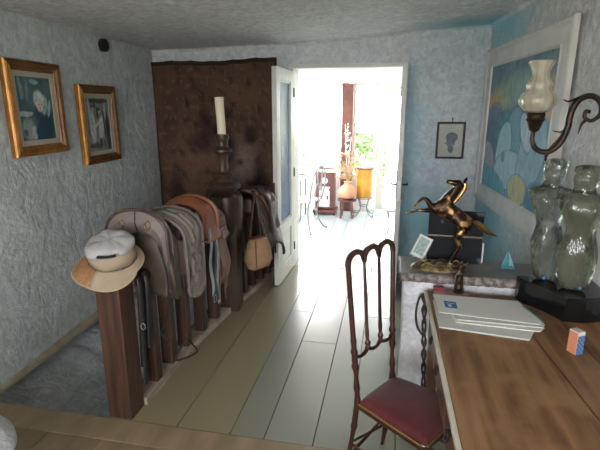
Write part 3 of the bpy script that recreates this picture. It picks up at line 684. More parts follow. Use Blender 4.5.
# tapestry, hanging with a slightly wavy top edge
def art_tap(u, v):
    n = .5+.5*nz(u*6, v*8, 8); n2 = .5+.5*nz(u*16, v*19, 3); n3 = .5 + .5*nz(u*34, v*38, 1)
    c_ = mixc((.085, .046, .030), (.125, .070, .046), n)
    c_ = mixc(c_, (.26, .18, .145), blob(u, v, .70, .48, .13, .13, .6) * .9); c_ = mixc(c_, (.19, .105, .07), blob(u, v, .34, .40, .18, .20, .7) * .8); c_ = mixc(c_, (.15, .085, .055), blob(u, v, .72, .82, .22, .07, .7) * .5)
    if n2 > .55: c_ = mixc(c_, (.035, .022, .022), min(1, (n2-.55)*3.2) * (.9 if .12 < u < .9 and v > .1 else .5))
    if n3 > .66 and blob(u, v, .5, .4, .5, .5, .3): c_ = mixc(c_, (.17, .11, .075), .55)
    for (cx, cy, rx, ry) in ((.42, .70, .05, .08), (.38, .60, .10, .05), (.52, .66, .07, .04), (.78, .64, .05, .04), (.62, .56, .05, .09), (.85, .40, .05, .12), (.15, .30, .05, .15), (.60, .75, .06, .03)):
        c_ = mixc(c_, (.025, .016, .022), blob(u, v, cx, cy, rx, ry, .5) * (.5+.5*n2))
    e = min(u, 1-u, (1-v), v)
    if e < .018: c_ = (.035, .022, .017)
    elif .06 < e < .075: c_ = mixc(c_, (.11, .065, .04), .6)
    return c_
tp = thing('wall_tapestry', 'dark brown floral tapestry hanging on the wall beside the open doors', 'tapestry', (-1.83, WY-.03, 2.16))
M['tap'] = mat('woven_tapestry', (1, 1, 1), .95, attr='tint', c2=(.8, .8, .8), scale=60, bump=.5, bscale=180, bdist=.003, spec=.15)
tz = MB()
def tapf(u, v):
    x = lerp(-2.50, -1.14, u); top = 2.155 + .02*u + .010*math.sin(u*9) - .008*abs(math.sin(u*19)); z = lerp(.12, top, v)
    return (x + .006*math.sin(v*5), WY-.040 - .010*math.sin(u*11+v*2) - .006*math.sin(u*23), z)
tz.grid(tapf, 96, 130, art_tap); tz.build('cloth', M['tap'], tp, tint=True, smooth='full', recalc=False, solid=.004)
rd = MB(); rd.tube([tapf(u/30, 1.0) for u in range(31)], .010, 8); rd.build('top_hem', M['tapestry_edge'], tp, smooth=True)

# ------------------------------------------------------------------ stair railing
rl = thing('stair_railing', 'dark reddish wooden stair railing with square posts and turned newel', 'railing', (-1.42, 2.05, 0))
pm = MB(); pm.b2(-1.492, -1.352, 1.985, 2.125, -.4, .80); pm.build('end_post', M['wood_red'], rl, bevel=.006)
pl = MB(); pl.tube([], 0) if False else None
pl.prism([(-1.47, 2.125), (-1.335, 2.125), (-1.335, 2.70), (-1.27, 3.42), (-1.41, 3.42), (-1.47, 2.70)], -.02, .045); pl.build('plinth', M['plinth'], rl, bevel=.004)
hr = MB(); hr.prism([(-1.475, 2.125), (-1.345, 2.125), (-1.335, 2.70), (-1.27, 3.44), (-1.40, 3.44), (-1.465, 2.70)], .735, .79); hr.build('handrail', M['wood_red'], rl, bevel=.008)
for (x, y) in ((-1.395, 2.32), (-1.395, 2.53), (-1.392, 2.76), (-1.37, 3.00), (-1.35, 3.22)):
    bm_ = MB(); bm_.b2(x-.035, x+.045, y-.034, y+.034, .045, .735); bm_.build('baluster', M['wood_red'], rl, bevel=.004)
nw = MB(); nw.box((-1.32, 3.53, .50), (.20, .20, 1.04), .12); nw.build('newel_post', M['wood_dark'], rl, bevel=.008)
cp = MB(); cp.lathe([(.10, .62), (.125, .70), (.145, .82), (.150, .93), (.140, 1.00), (.10, 1.03)], (-1.32, 3.53, 0), 24); cp.build('newel_capital', M['wood_dark'], rl, smooth=True)
un = MB(); un.lathe([(.085, 1.02), (.105, 1.045), (.132, 1.068), (.136, 1.088), (.125, 1.105), (.080, 1.122), (.066, 1.150), (.080, 1.17), (.085, 1.185), (.055, 1.205), (.046, 1.14), (.040, 1.28), (.047, 1.335), (.060, 1.35), (.078, 1.362), (.078, 1.378), (.055, 1.39), (.044, 1.41), (.050, 1.45), (.058, 1.47), (.056, 1.495), (.034, 1.50)], (-1.32, 3.50, 0), 28)
un.build('turned_finial', M['wood_dark'], rl, smooth=True)
# second stretch running on to the back wall
hr2 = MB(); hr2.prism([(-1.36, 3.62), (-1.26, 3.62), (-1.10, 4.62), (-1.20, 4.62)], .74, .79); hr2.build('handrail', M['wood_red'], rl, bevel=.006)
for k in range(5):
    y = 3.78 + k*.18; x = -1.305 + (y-3.62)*.16; bm_ = MB(); bm_.box((x, y, .37), (.07, .06, .74), -.16); bm_.build('baluster', M['wood_dark'], rl, bevel=.004)
pl2 = MB(); pl2.prism([(-1.38, 3.62), (-1.24, 3.62), (-1.08, 4.64), (-1.22, 4.64)], -.02, .045); pl2.build('plinth', M['plinth'], rl, bevel=.004)

cn = thing('candle', 'tall ivory candle standing on the turned newel top', 'candle', (-1.32, 3.50, 1.50))
cb = MB(); cb.tube([(-1.32, 3.50, 1.498), (-1.323, 3.50, 1.60), (-1.328, 3.50, 1.70), (-1.330, 3.50, 1.782)], [.033, .033, .034, .035], 20); cb.build('wax', M['candle'], cn, smooth=True)
wk = MB(); wk.tube([(-1.330, 3.50, 1.780), (-1.329, 3.498, 1.795)], .003, 6); wk.build('wick', M['strap_black'], cn)

# ------------------------------------------------------------------ saddlery on the railing
def arch(u, xc, hw, zt, zl, zr, crown=.13, flare=.0):
    if u < .33: t = u/.33; return xc - hw - flare*(1-t)**1.5, lerp(zl, zt-crown, t)
    if u > .67: t = (u-.67)/.33; return xc + hw + flare*t**1.5, lerp(zt-crown, zr, t)
    a = PI*(1-(u-.33)/.34); return xc + hw*math.cos(a), zt-crown + crown*math.sin(a)**.85
def drape(y0, y1, fn, nu=48, nv=14): # fn(u, v) -> (xc, hw, zt, zl, zr, crown, flare)
    mb = MB(); mb.grid(lambda u, v: (lambda q: (q[0], lerp(y0, y1, v), q[1]))(arch(u, *fn(u, v))), nu, nv); return mb
# saddle seen end-on
sd = thing('riding_saddle', 'taupe leather saddle with two metal rings, end panel facing the room, behind the hat', 'saddle', (-1.40, 2.33, .80))
XC = -1.405
band = MB(); N_ = 40
def endpanel(y):
    out = []; inn = []
    for i in range(N_+1):
        u = i/N_; a = PI*(1-u)
        x = XC - .008 + .200*math.cos(a)*(1 - .0*u); z = .90 + .240*math.sin(a)**.62
        if u < .08: z = lerp(.80, z, u/.08)
        if u > .90: z = lerp(.66, z, (1-u)/.10)
        xi = XC + .02 + .125*math.cos(a); zi = .84 + .165*math.sin(a)**.9
        if u > .90: zi = lerp(.62, zi, (1-u)/.10)
        out.append((x, y, z)); inn.append((xi, y, zi))
    return out, inn
o1, i1 = endpanel(2.30); o2, i2 = endpanel(2.345)
for i in range(N_):
    m1 = lambda p, q, b_: tuple((p[k]+q[k])/2 + (b_ if k == 1 else 0) for k in range(3))
    A, B_ = m1(o1[i], i1[i], -.022), m1(o1[i+1], i1[i+1], -.022)
    band.add([o1[i], o1[i+1], B_, A], [(0, 1, 2, 3)]); band.add([A, B_, i1[i+1], i1[i]], [(0, 1, 2, 3)])
    band.add([o2[i], o2[i+1], o1[i+1], o1[i]], [(0, 1, 2, 3)]); band.add([i1[i], i1[i+1], i2[i+1], i2[i]], [(0, 1, 2, 3)]); band.add([o2[i], i2[i], i2[i+1], o2[i+1]], [(0, 1, 2, 3)])
for k in (0, N_): band.add([o1[k], i1[k], i2[k], o2[k]], [(0, 1, 2, 3)])
band.build('end_panel', M['taupe'], sd, smooth=True)
pp = MB(); pp.tube([(p[0], p[1]-.002, p[2]) for p in o1], .009, 8); pp.tube([(p[0], p[1]-.002, p[2]) for p in i1], .006, 8); pp.tube([(XC, 2.29, 1.135), (XC+.003, 2.277, 1.06), (XC+.01, 2.292, 1.0)], .004, 6)
pp.build('piping', M['brown'], sd, smooth=True)
for sx in (-1, 1):
    rg = MB(); cx = XC + sx*.082; rg.tube([(cx + .017*math.cos(a), 2.272, 1.055 + .021*math.sin(a)) for a in [2*PI*k/16 for k in range(16)]], .0038, 6, closed=True)
    rg.lathe([(.007, 0), (.007, .01)], (cx, 2.273, 1.076), 8); rg.build('ring', M['brass_dull'], sd, smooth=True)
seat = drape(2.345, 2.405, lambda u, v: (XC, .192, 1.125 - .07*math.sin(v*PI*.6), .74, .60 + .0*v, .16, .01)); seat.build('seat_leather', M['taupe'], sd, smooth='full', solid=.012)
for (dy, x0, z0, x1, z1, ry) in ((2.285, XC+.10, 1.0, XC+.19, .60, .13),):
    fp = MB(); fp.grid(lambda u, v: (lerp(XC+.00, XC+.215, u) - .06*(1-v)*(1-u) + .012*math.sin(v*4), 2.29 + .03*u - .045*math.sin(v*PI)*u, lerp(.60+.10*(1-u)**2, 1.005 - .14*u*u, v)), 14, 20)
    fp.build('flap', M['tan_flap'], sd, smooth='full', solid=.010)
fp = MB(); fp.grid(lambda u, v: (lerp(XC+.10, XC+.235, u) + .01*math.sin(v*5), 2.35 + .10*u, lerp(.62, 1.0 - .08*u, v)), 10, 16); fp.build('flap', M['brown'], sd, smooth='full', solid=.008)
lin = MB(); lin.b2(XC-.055, XC+.07, 2.35, 2.40, .791, .99); lin.build('saddle_tree', M['brown'], sd, bevel=.03)
sp = MB(); sp.tube(catmull([(-1.255, 2.25, .95), (-1.21, 2.235, .80), (-1.205, 2.23, .62), (-1.24, 2.24, .48), (-1.27, 2.23, .42), (-1.225, 2.26, .35)], 6), .008, 6, flat=.5); sp.build('girth_strap', M['strap_black'], sd, smooth=True)
sp = MB(); sp.tube([(-1.185, 2.40, .72), (-1.185, 2.40, .42), (-1.195, 2.40, .30)], .010, 6, flat=.3)
sp.build('stirrup_leather', M['brown'], sd)
sp = MB(); sp.tube(catmull([(-1.195, 2.40, .30), (-1.22, 2.36, .25), (-1.235, 2.33, .185), (-1.16, 2.46, .175), (-1.175, 2.43, .25), (-1.195, 2.40, .30)], 5), .006, 6); sp.build('stirrup_iron', M['iron'], sd, smooth=True)

# quilted pad
qp = thing('saddle_pad', 'grey taupe quilted saddle pad with curled stitching draped over the rail', 'saddle pad', (-1.38, 2.72, .80))
M['quilt'] = mat('quilted_grey_cloth', (.25, .22, .195), .85, c2=(.20, .175, .155), scale=6, bump=.35, bscale=90, bdist=.003)
def padf(u, v):
    q = (-1.385, .205 + .012*math.sin(v*PI), 1.085 - .012*(2*v-1)**2, .72, .535 + .02*(v-.5)**2*8, .15, .0)
    x, z = arch(u, *q); y = lerp(2.42, 2.68, v)
    du = u*3.4; dv = v*1.6
    s_ = 0
    for (cu, cv, r0) in ((2.9, .55, .34), (2.9, 1.15, .30), (2.1, .8, .5)):
        d = math.hypot(du-cu, dv-cv); a = math.atan2(dv-cv, du-cu)
        s_ += math.exp(-(d/r0)**2*1.2) * math.sin(d*30 + a)
    b_ = .016*s_ + .002*math.sin(du*40)*math.exp(-((u-.5)/.2)**2)
    edge = min(v, 1-v, (1-u)*2); 
    if edge < .04: b_ += .008
    nx_, nz_ = (1, 0) if u > .67 else ((-1, 0) if u < .33 else (math.cos(PI*(1-(u-.33)/.34)), math.sin(PI*(1-(u-.33)/.34))))
    return (x + nx_*b_, y + .03*(1-v)*(u > .6)*(u-.6)*2, z + nz_*b_)
pd = MB(); pd.grid(padf, 150, 60); pd.build('quilted_cloth', M['quilt'], qp, smooth='full', solid=.014)
ed = MB(); ed.tube([padf(u/60, .0) for u in range(61)], .010, 8); ed.tube([padf(u/60, 1.0) for u in range(61)], .010, 8); ed.tube([padf(1.0, v/20) for v in range(21)], .010, 8); ed.build('binding', M['taupe'], qp, smooth=True)
lp = MB(); lp.tube([(-1.165, 2.66, .86), (-1.155, 2.69, .85), (-1.165, 2.72, .86)], .012, 6, flat=.4); lp.build('loop', M['brown'], qp)
ln_ = MB(); ln_.b2(-1.47, -1.30, 2.52, 2.66, .791, 1.04); ln_.build('core', M['taupe'], qp, bevel=.05)

# tan leather saddle
s3 = thing('leather_saddle', 'orange tan leather saddle with hanging straps between grey pad and newel', 'saddle', (-1.37, 3.05, .80))
a3 = drape(2.80, 2.98, lambda u, v: (-1.375, .165 + .03*v, 1.075 + .03*math.sin(v*PI), .78, .80, .14, .02)); a3.build('seat', M['orange'], s3, smooth='full', solid=.02)
rm_ = MB(); rm_.tube([(arch(u/40, -1.365, .185, 1.095, .82, .86, .14)[0], 2.97, arch(u/40, -1.365, .185, 1.095, .82, .86, .14)[1]) for u in range(5, 37)], .017, 8); rm_.build('cantle_roll', M['orange'], s3, smooth=True)
co = MB(); co.b2(-1.44, -1.30, 2.82, 2.96, .791, 1.0); co.build('saddle_tree', M['brown'], s3, bevel=.03)
fl_ = MB(); fl_.grid(lambda u, v: (-1.20 + .02*math.sin(v*6) + .012*u, lerp(3.02, 3.18, u), lerp(.45, .84, v) - .05*math.sin(u*PI)*(1-v)), 8, 14); fl_.build('flap', M['strap_brown'], s3, smooth='full', solid=.008)
for (x, y, z1_, z0_, w_, m_) in ((-1.188, 2.86, .90, .40, .022, 'strap_white'), (-1.184, 2.915, .90, .34, .022, 'strap_black'), (-1.186, 2.965, .88, .30, .024, 'strap_white'), (-1.192, 3.01, .86, .26, .016, 'strap_brown')):
    s_ = MB(); s_.grid(lambda u, v: (x + .008*math.sin(v*9+y*20) - .004, y - w_ + 2*w_*u, lerp(z0_, z1_, v)), 3, 18)
    s_.build('hanging_strap', M[m_], s3, smooth='full', solid=.005)
bk_ = MB(); bk_.tube([(-1.18, 2.84, .40), (-1.18, 2.88, .40), (-1.18, 2.88, .35), (-1.18, 2.84, .35)], .004, 6, closed=True); bk_.build('buckle', M['grey_metal'], s3)

# pinkish suede piece next to the newel
s4 = thing('suede_saddle_cover', 'pinkish suede saddle flap lying over the rail against the newel', 'saddle cover', (-1.34, 3.28, .80))
a4 = drape(3.06, 3.24, lambda u, v: (-1.37, .115 + .035*v, .995 - .02*v, .82, .80 - .05*v, .12, .06*(1-v))); a4.build('suede', M['pink_suede'], s4, smooth='full', solid=.014)
co = MB(); co.b2(-1.41, -1.30, 3.10, 3.22, .791, .95); co.build('core', M['brown'], s4, bevel=.03)
t_ = MB(); t_.grid(lambda u, v: (-1.235 + .05*(1-v), lerp(3.09, 3.20, u) + .02*(1-v), lerp(.74, .90, v) + .02*u), 6, 8); t_.build('flap_tip', M['pink_suede'], s4, smooth='full', solid=.01)
for (x, y, z1_, z0_) in ((-1.22, 3.20, .80, .22), (-1.225, 3.25, .76, .30)):
    s_ = MB(); s_.grid(lambda u, v: (x + .012*math.sin(v*7+y*9), y - .018 + .036*u, lerp(z0_, z1_, v)), 3, 18); s_.build('hanging_strap', M['strap_brown'], s4, smooth='full', solid=.005)

# dark saddle and straps beyond the newel
s5 = thing('saddle_bundle', 'dark brown leather saddle and tangled straps hanging beyond the newel', 'saddle', (-1.22, 3.9, .79))
a5 = drape(3.70, 4.10, lambda u, v: (-1.235 + .06*v, .15 + .05*math.sin(v*PI) + .012*math.sin(u*17+v*5), 1.03 - .03*v - .05*math.sin(v*PI), .55, .42 + .10*math.sin(v*PI*1.4), .15, .07)); a5.build('seat', M['brown'], s5, smooth='full', solid=.02)
a6 = drape(3.78, 3.98, lambda u, v: (-1.195, .185 + .01*math.sin(v*9), 1.01, .80, .60 + .06*v, .14, .04)); a6.build('flap', M['plum'], s5, smooth='full', solid=.012)
co = MB(); co.b2(-1.30, -1.16, 3.74, 4.04, .791, .93); co.build('saddle_tree', M['brown'], s5, bevel=.03)
rr = random.Random(5)
for k in range(7):
    y = 3.68 + k*.06; x = -1.07 + .010*k; s_ = MB()
    s_.tube(catmull([(-1.16+.02*k, y, 1.03), (x-.03, y+.01, .88), (x + .02*math.sin(k*2), y-.01, .68), (x+.01, y + .02*math.sin(k), .48 - .05*(k % 3))], 6), .013, 6, flat=.35); s_.build('hanging_strap', M['brown' if k % 2 else 'plum'], s5, smooth=True)
s_ = MB(); s_.tube(catmull([(-1.06, 3.70, .98), (-1.02, 3.80, .80), (-1.01, 3.95, .62), (-1.04, 3.9, .48)], 6), .007, 6); s_.tube(catmull([(-1.10, 3.66, 1.02), (-1.04, 3.74, .9), (-1.0, 3.9, .74), (-1.02, 4.05, .56)], 6), .006, 6); s_.build('rein', M['strap_brown'], s5, smooth=True)

cbag = thing('canvas_bag', 'small tan canvas nosebag hanging on the dark saddle straps', 'bag', (-1.06, 3.72, .45))
bgm = MB(); rings = []
for (z, hx, hy, dy) in ((.345, .035, .03, 0), (.36, .09, .05, 0), (.43, .125, .065, 0), (.53, .112, .065, 0), (.60, .085, .055, 0), (.625, .075, .045, 0)):
    rings.append([(-1.075 + hx*math.cos(2*PI*k/20) * (1 + .06*math.sin(3*k+z*20)), 3.60 + hy*math.sin(2*PI*k/20), z + .02*math.cos(2*PI*k/20)) for k in range(20)])
bgm.loft(rings); bgm.build('bag_body', M['canvas'], cbag, smooth='full')
b2_ = MB(); b2_.tube([(p[0], p[1], p[2]+.004) for p in rings[-1]], .008, 6, closed=True); b2_.tube([(-1.075, 3.535, .615), (-1.07, 3.528, .50), (-1.07, 3.545, .37)], .005, 6); b2_.build('seam_binding', M['strap_brown'], cbag, smooth=True)
for sx in (-1, 1):
    s_ = MB(); s_.tube(catmull([(-1.075+sx*.07, 3.60, .625), (-1.085+sx*.05, 3.62, .76), (-1.10+sx*.02, 3.66, .92), (-1.13, 3.72, 1.02)], 5), .010, 6, flat=.4); s_.build('bag_strap', M['brown'], cbag, smooth=True)

br = thing('black_bridle', 'black bridle straps hanging against the end post of the railing', 'bridle', (-1.38, 2.15, .80))
for (x, y, z0) in ((-1.36, 2.155, .12), (-1.385, 2.18, .22), (-1.34, 2.20, .34)):
    q = MB(); q.tube(catmull([(x, y+.02, .80), (x+.03, y, .74), (x+.02, y+.004, (z0+.74)/2), (x+.015, y-.004, z0)], 6), .014, 8, flat=.35); q.build('strap', M['strap_black'], br, smooth=True)
q = MB(); q.tube([(-1.325+.014*math.cos(a), 2.140, .50+.02*math.sin(a)) for a in [2*PI*k/12 for k in range(12)]], .003, 6, closed=True); q.build('buckle', M['grey_metal'], br, smooth=True)
# hat on the end post
ht = thing('sun_hat', 'beige cotton hat with off-white crown top and straw lined brim on the end post', 'hat', (-1.42, 2.03, .80))
HM = Matrix.Translation((-1.432, 2.06, .932)) @ Matrix.Rotation(math.radians(-14), 4, 'Z') @ Matrix.Rotation(math.radians(10), 4, 'Y') @ Matrix.Rotation(math.radians(17), 4, 'X')
def hp(x, y, z): return tuple(HM @ Vector((x, y, z)))
rings = []
for (z, a, b_) in ((-.015, .128, .118), (.02, .128, .118), (.05, .124, .115), (.082, .120, .110)):
    rings.append([hp(a*math.cos(2*PI*k/32), b_*math.sin(2*PI*k/32) + .02, z + .006*math.sin(k*.9)) for k in range(32)])
cr = MB(); cr.loft(rings, cap=False); cr.build('crown', M['hat_cloth'], ht, smooth='full', solid=.004)
rings = []
for (z, a, b_) in ((.062, .124, .115), (.080, .126, .117), (.098, .121, .110), (.112, .104, .092), (.120, .070, .060), (.121, .02, .018)):
    rings.append([hp(a*math.cos(2*PI*k/32) * (1+.03*math.sin(k*.7+z*50)), b_*math.sin(2*PI*k/32) + .02 + .01*math.sin(k*.5), z + .004*math.sin(k*1.3+z*40) - (.030*max(0, -math.cos(2*PI*k/32 - .5)) if z < .09 else .016*max(0, -math.cos(2*PI*k/32 - .5))) - (.012*math.cos(2*PI*k/32)**2 if z > .10 else 0)) for k in range(32)])
wt = MB(); wt.loft(rings); wt.build('crown_top', M['hat_white'], ht, smooth='full')
bs = MB(); bs.tube([hp(.125*math.cos(a)+.004, .118*math.sin(a)+.012, .086) for a in [-1.25 + k*.09 for k in range(9)]], .014, 8, flat=.5); bs.build('dark_strap_slot', M['strap_black'], ht, smooth=True)  # black strip painting the shade inside the strap opening
def brimf(u, v):
    a = 2*PI*u; r = 1 + v*(.24 + .42*max(0, -math.sin(a))**.9 + .30*max(0, -math.cos(a)))
    dz = -.015 - v**1.5*(.03*abs(math.cos(a))**2 + .005 + .055*max(0, -math.sin(a))) + .008*v*math.sin(a*3+1)
    return hp(.128*math.cos(a)*r, .118*math.sin(a)*r + .02, dz)
for nm, u0, u1, m_ in (('brim', .76, 1.48, 'hat_cloth'), ('brim_straw', .48, .76, 'straw')):
    b_ = MB(); b_.grid(lambda u, v: brimf(lerp(u0, u1, u), v), 34, 12); b_.build(nm, M[m_], ht, smooth='full', solid=.006)
be = MB(); be.tube([brimf(k/60, 1.0) for k in range(60)], .0048, 6, closed=True); be.build('brim_piping', M['hat_edge'], ht, smooth=True)

# ------------------------------------------------------------------ desk
dk = thing('wooden_desk', 'long old wooden desk with plank top and drawers along its chair side', 'desk', (.62, 1.56, 0))
DX0, DX1, DY0, DY1 = .232, 1.035, .72, 2.375
tp_ = MB()
def plank(poly, k, z=.75):
    n = len(poly); tp_.add([(x, y, z-.035) for x, y in poly] + [(x, y, z) for x, y in poly], [tuple(range(n))[::-1], tuple(range(n, 2*n))] + [(i, (i+1) % n, n+(i+1) % n, n+i) for i in range(n)], col=(k, k, k))
g = .003
plank([(.250, DY0), (.742-g, DY0), (.615-g, 2.262), (.238, 2.262)], 1.0)
plank([(.742+g, DY0), (.90-g, DY0), (.80-g, 2.262), (.615+g, 2.262)], .88)
plank([(.90+g, DY0), (1.09, DY0), (1.035, 2.262), (.80+g, 2.262)], .95)
plank([(.238, 2.266), (1.035, 2.266), (1.033, DY1), (.234, DY1)], .78)
tp_.build('desk_top', M['desk_top'], dk, bevel=.003, tint=True)
eg = MB(); eg.prism([(.234, DY0), (.2485, DY0), (.2365, 2.262), (.2325, DY1), (.218, DY1), (.220, 2.262)], .724, .7505); eg.build('edge_strip', M['desk_pale'], dk, bevel=.003)
bd_ = MB(); bd_.b2(.26, 1.02, .76, .785, .50, .714); bd_.b2(.26, 1.02, 2.335, 2.36, .50, .714); bd_.b2(.26, .275, .76, 2.36, .50, .714); bd_.b2(.985, 1.01, .76, 2.36, .50, .714); bd_.build('apron', M['desk_side'], dk)
for (x, y) in ((.285, .80), (.285, 2.325), (.98, .80), (.98, 2.325)):
    lg = MB(); lg.loft([[(x + s*h_/2*sx_, y + s*h_/2*sy_, z) for sx_, sy_ in ((-1, -1), (1, -1), (1, 1), (-1, 1))] for s, h_, z in ((1, .042, 0), (1, .060, .48), (1, .060, .50), (1, .060, .712))]); lg.build('leg', M['desk_side'], dk, bevel=.004)
for (y0, y1, ph) in ((.84, 1.20, 1.03), (1.215, 1.50, 1.345), (1.515, 1.86, 1.735), (1.875, 2.28, 1.99)):
    dr = MB(); dr.b2(.246, .262, y0, y1, .525, .70); dr.b2(.242, .248, y0+.02, y1-.02, .545, .68); d_ = dr.build('drawer', M['desk_side'], dk, bevel=.003)
    pu = MB(); zc = .665
    pu.tube([(.236, ph, zc+.012), (.244, ph, zc+.012)], .014, 12); pu.tube([(.228 + .004*math.sin(a), ph + .019*math.cos(a), zc - .006 + .021*math.sin(a)) for a in [2*PI*k/16 for k in range(16)]], .0042, 6, closed=True)
    p_ = pu.build('ring_pull', M['iron'], None, smooth=True); 
    I = Matrix.Translation(-Vector(dk.location)); p_.data.transform(I); p_.parent = d_

# papers
en = thing('document_folder', 'large white folder with a small blue square lying on papers at the desk corner', 'folder', (.47, 2.1, .765))
def sheet(mb, poly, z0, z1): mb.prism(poly, z0, z1)
f1 = MB(); sheet(f1, [(.250, 2.262), (.655, 2.250), (.700, 2.03), (.685, 2.00), (.262, 2.045)], .7745, .7775); f1.build('cover', M['paper'], en, bevel=.001)
lb = MB(); sheet(lb, [(.295, 2.180), (.352, 2.176), (.352, 2.100), (.297, 2.104)], .7776, .7782); lb.build('blue_logo', M['logo_blue'], en)
lb = MB(); 
for k in range(9): sheet(lb, [(.655+k*.0055, 2.19-k*.018), (.668+k*.0055, 2.188-k*.018), (.671+k*.0055, 2.176-k*.018), (.658+k*.0055, 2.178-k*.018)], .7776, .7781)
lb.build('green_lettering', M['logo_green'], en)
lw = MB(); sheet(lw, [(.304, 2.160), (.343, 2.157), (.343, 2.151), (.304, 2.154)], .7783, .7786); sheet(lw, [(.312, 2.142), (.327, 2.141), (.327, 2.116), (.312, 2.117)], .7783, .7786); lw.build('logo_mark', M['paper'], en)
for i, (poly, z, m_, lab) in enumerate((
    ([(.250, 2.235), (.64, 2.21), (.66, 1.985), (.612, 1.885), (.252, 1.935)], .7512, 'paper2', 'lowest broad white sheet of the stack at the desk corner'),
    ([(.30, 2.20), (.66, 2.215), (.700, 2.00), (.672, 1.960), (.33, 1.985)], .7590, 'paper', 'middle white sheets jutting out under the folder'),
    ([(.33, 2.22), (.66, 2.23), (.705, 2.02), (.69, 1.985), (.335, 1.998)], .7668, 'paper2', 'thin papers directly under the white folder'))):
    s_ = MB()
    for k in range(3): sheet(s_, [(x + .002*k, y - .003*k*(1 if i else 0)) for x, y in poly], z + .0024*k, z + .0024*k + .0018)
    o = s_.build('paper_sheets', M[m_], None, origin=(.48, 2.1, z)); tag(o, lab, 'papers', 'papers under the folder')
# little box of cards
bx = thing('card_box', 'small upright card box, orange side and blue chequered face, on the desk', 'box', (.757, 1.83, .75))
W = Matrix.Translation((.757, 1.83, .75)) @ Matrix.Rotation(math.radians(28), 4, 'Z')
def wb(mb, x0, x1, y0, y1, z0, z1): mb.add([W @ Vector((a, b_, c_)) for a in (x0, x1) for b_ in (y0, y1) for c_ in (z0, z1)], [(0, 1, 3, 2), (4, 6, 7, 5), (0, 4, 5, 1), (2, 3, 7, 6), (0, 2, 6, 4), (1, 5, 7, 3)])
q = MB(); wb(q, -.013, .022, -.030, .012, 0, .097); q.build('carton', M['white_box'], bx, bevel=.001)
q = MB(); wb(q, -.0145, -.0132, -.029, .011, .002, .092); q.build('orange_face', M['orange_box'], bx)
M['chk'] = mat('blue_chequer', (.05, .14, .33), .5)
q = MB(); wb(q, -.013, .022, -.0315, -.0302, .001, .082); q.build('blue_face', M['chk'], bx)
q = MB()
for i in range(4):
    for j in range(8):
        if (i+j) % 2: wb(q, -.0125+i*.0086, -.0125+i*.0086+.005, -.0322, -.0314, .003+j*.0098, .003+j*.0098+.0055)
q.build('chequer_marks', M['strap_white'], bx)

# torsos of clear acrylic on a curved black base
bs_ = thing('torso_sculpture', 'two clear acrylic headless torsos on a curved black base at the desk corner', 'sculpture', (.87, 2.25, .75))
pb = [(.668, 2.362), (.672, 2.325)]
for k in range(9): t = k/8; pb.append((lerp(.690, .815, t), lerp(2.285, 2.105, t) + .018*math.sin(t*PI)))
for k in range(1, 8): t = k/7; pb.append((lerp(.815, 1.018, t), lerp(2.105, 2.155, t) - .020*math.sin(t*PI)))
pb.append((1.018, 2.362))
q = MB(); q.prism(pb, .7512, .872); q.build('base', M['black_gloss'], bs_, bevel=.004)
def torso(name, cx, cy, z0, H_, w_, lean, yaw, m_, seed):
    prof = [(0, .60, .50, 0), (.06, .70, .56, .01), (.16, .84, .66, .02), (.27, .92, .74, .01), (.34, .90, .72, 0), (.42, .72, .60, 0), (.48, .62, .54, 0), (.55, .74, .62, 0), (.63, .94, .74, .01), (.68, 1.10, .78, .01), (.725, 1.20, .70, 0), (.755, 1.18, .58, 0), (.768, 1.02, .50, 0), (.776, .62, .46, 0), (.80, .44, .42, .02), (.85, .50, .44, .04), (.885, .62, .50, .05), (.92, .50, .40, .07), (.955, .66, .46, .08), (.985, .52, .34, .08), (1.0, .26, .2, .07)]
    rings = []; S = 28
    for (t, a, b_, off) in prof:
        r_ = []
        for k in range(S):
            th = 2*PI*k/S; ca, sa = math.cos(th), math.sin(th)
            n = 1 + (.07 if t < .78 else .42) * nz(ca*1.6+seed, sa*1.6, t*(7 if t < .8 else 22))
            x = w_/2*a*n*abs(ca)**.85*(1 if ca > 0 else -1); y = w_/2*b_*n*sa
            if sa < 0:
                if .58 < t < .70: y -= .016*math.exp(-((abs(ca)-.45)/.22)**2)
                if t < .30: y += .018*math.exp(-(ca/.18)**2) * (1-t/.34)
            else:
                if .12 < t < .34: y += .015*math.exp(-((abs(ca)-.45)/.3)**2)
            x += lean*(t-.3)*w_ + off*w_ + .02*math.sin(t*6+seed)*w_
            X_ = x*math.cos(yaw) - y*math.sin(yaw); Y_ = x*math.sin(yaw) + y*math.cos(yaw)
            r_.append((cx + X_, cy + Y_, z0 + H_*t))
        rings.append(r_)
    mb = MB(); mb.loft(rings); return mb.build(name, m_, bs_, smooth='full', subd=1)
torso('torso', .776, 2.325, .873, .60, .172, -.16, .1, M['acrylic'], 1.0)
torso('torso', .872, 2.215, .873, .585, .185, -.10, -.15, M['acrylic2'], 5.0)
for (x, y) in ((.76, 2.275), (.88, 2.165)):
    q = MB(); q.tube([(x, y-.016, .905), (x, y-.020, .905)], .007, 14); q.build('maker_disc', M['logo_blue'], bs_, smooth=True)

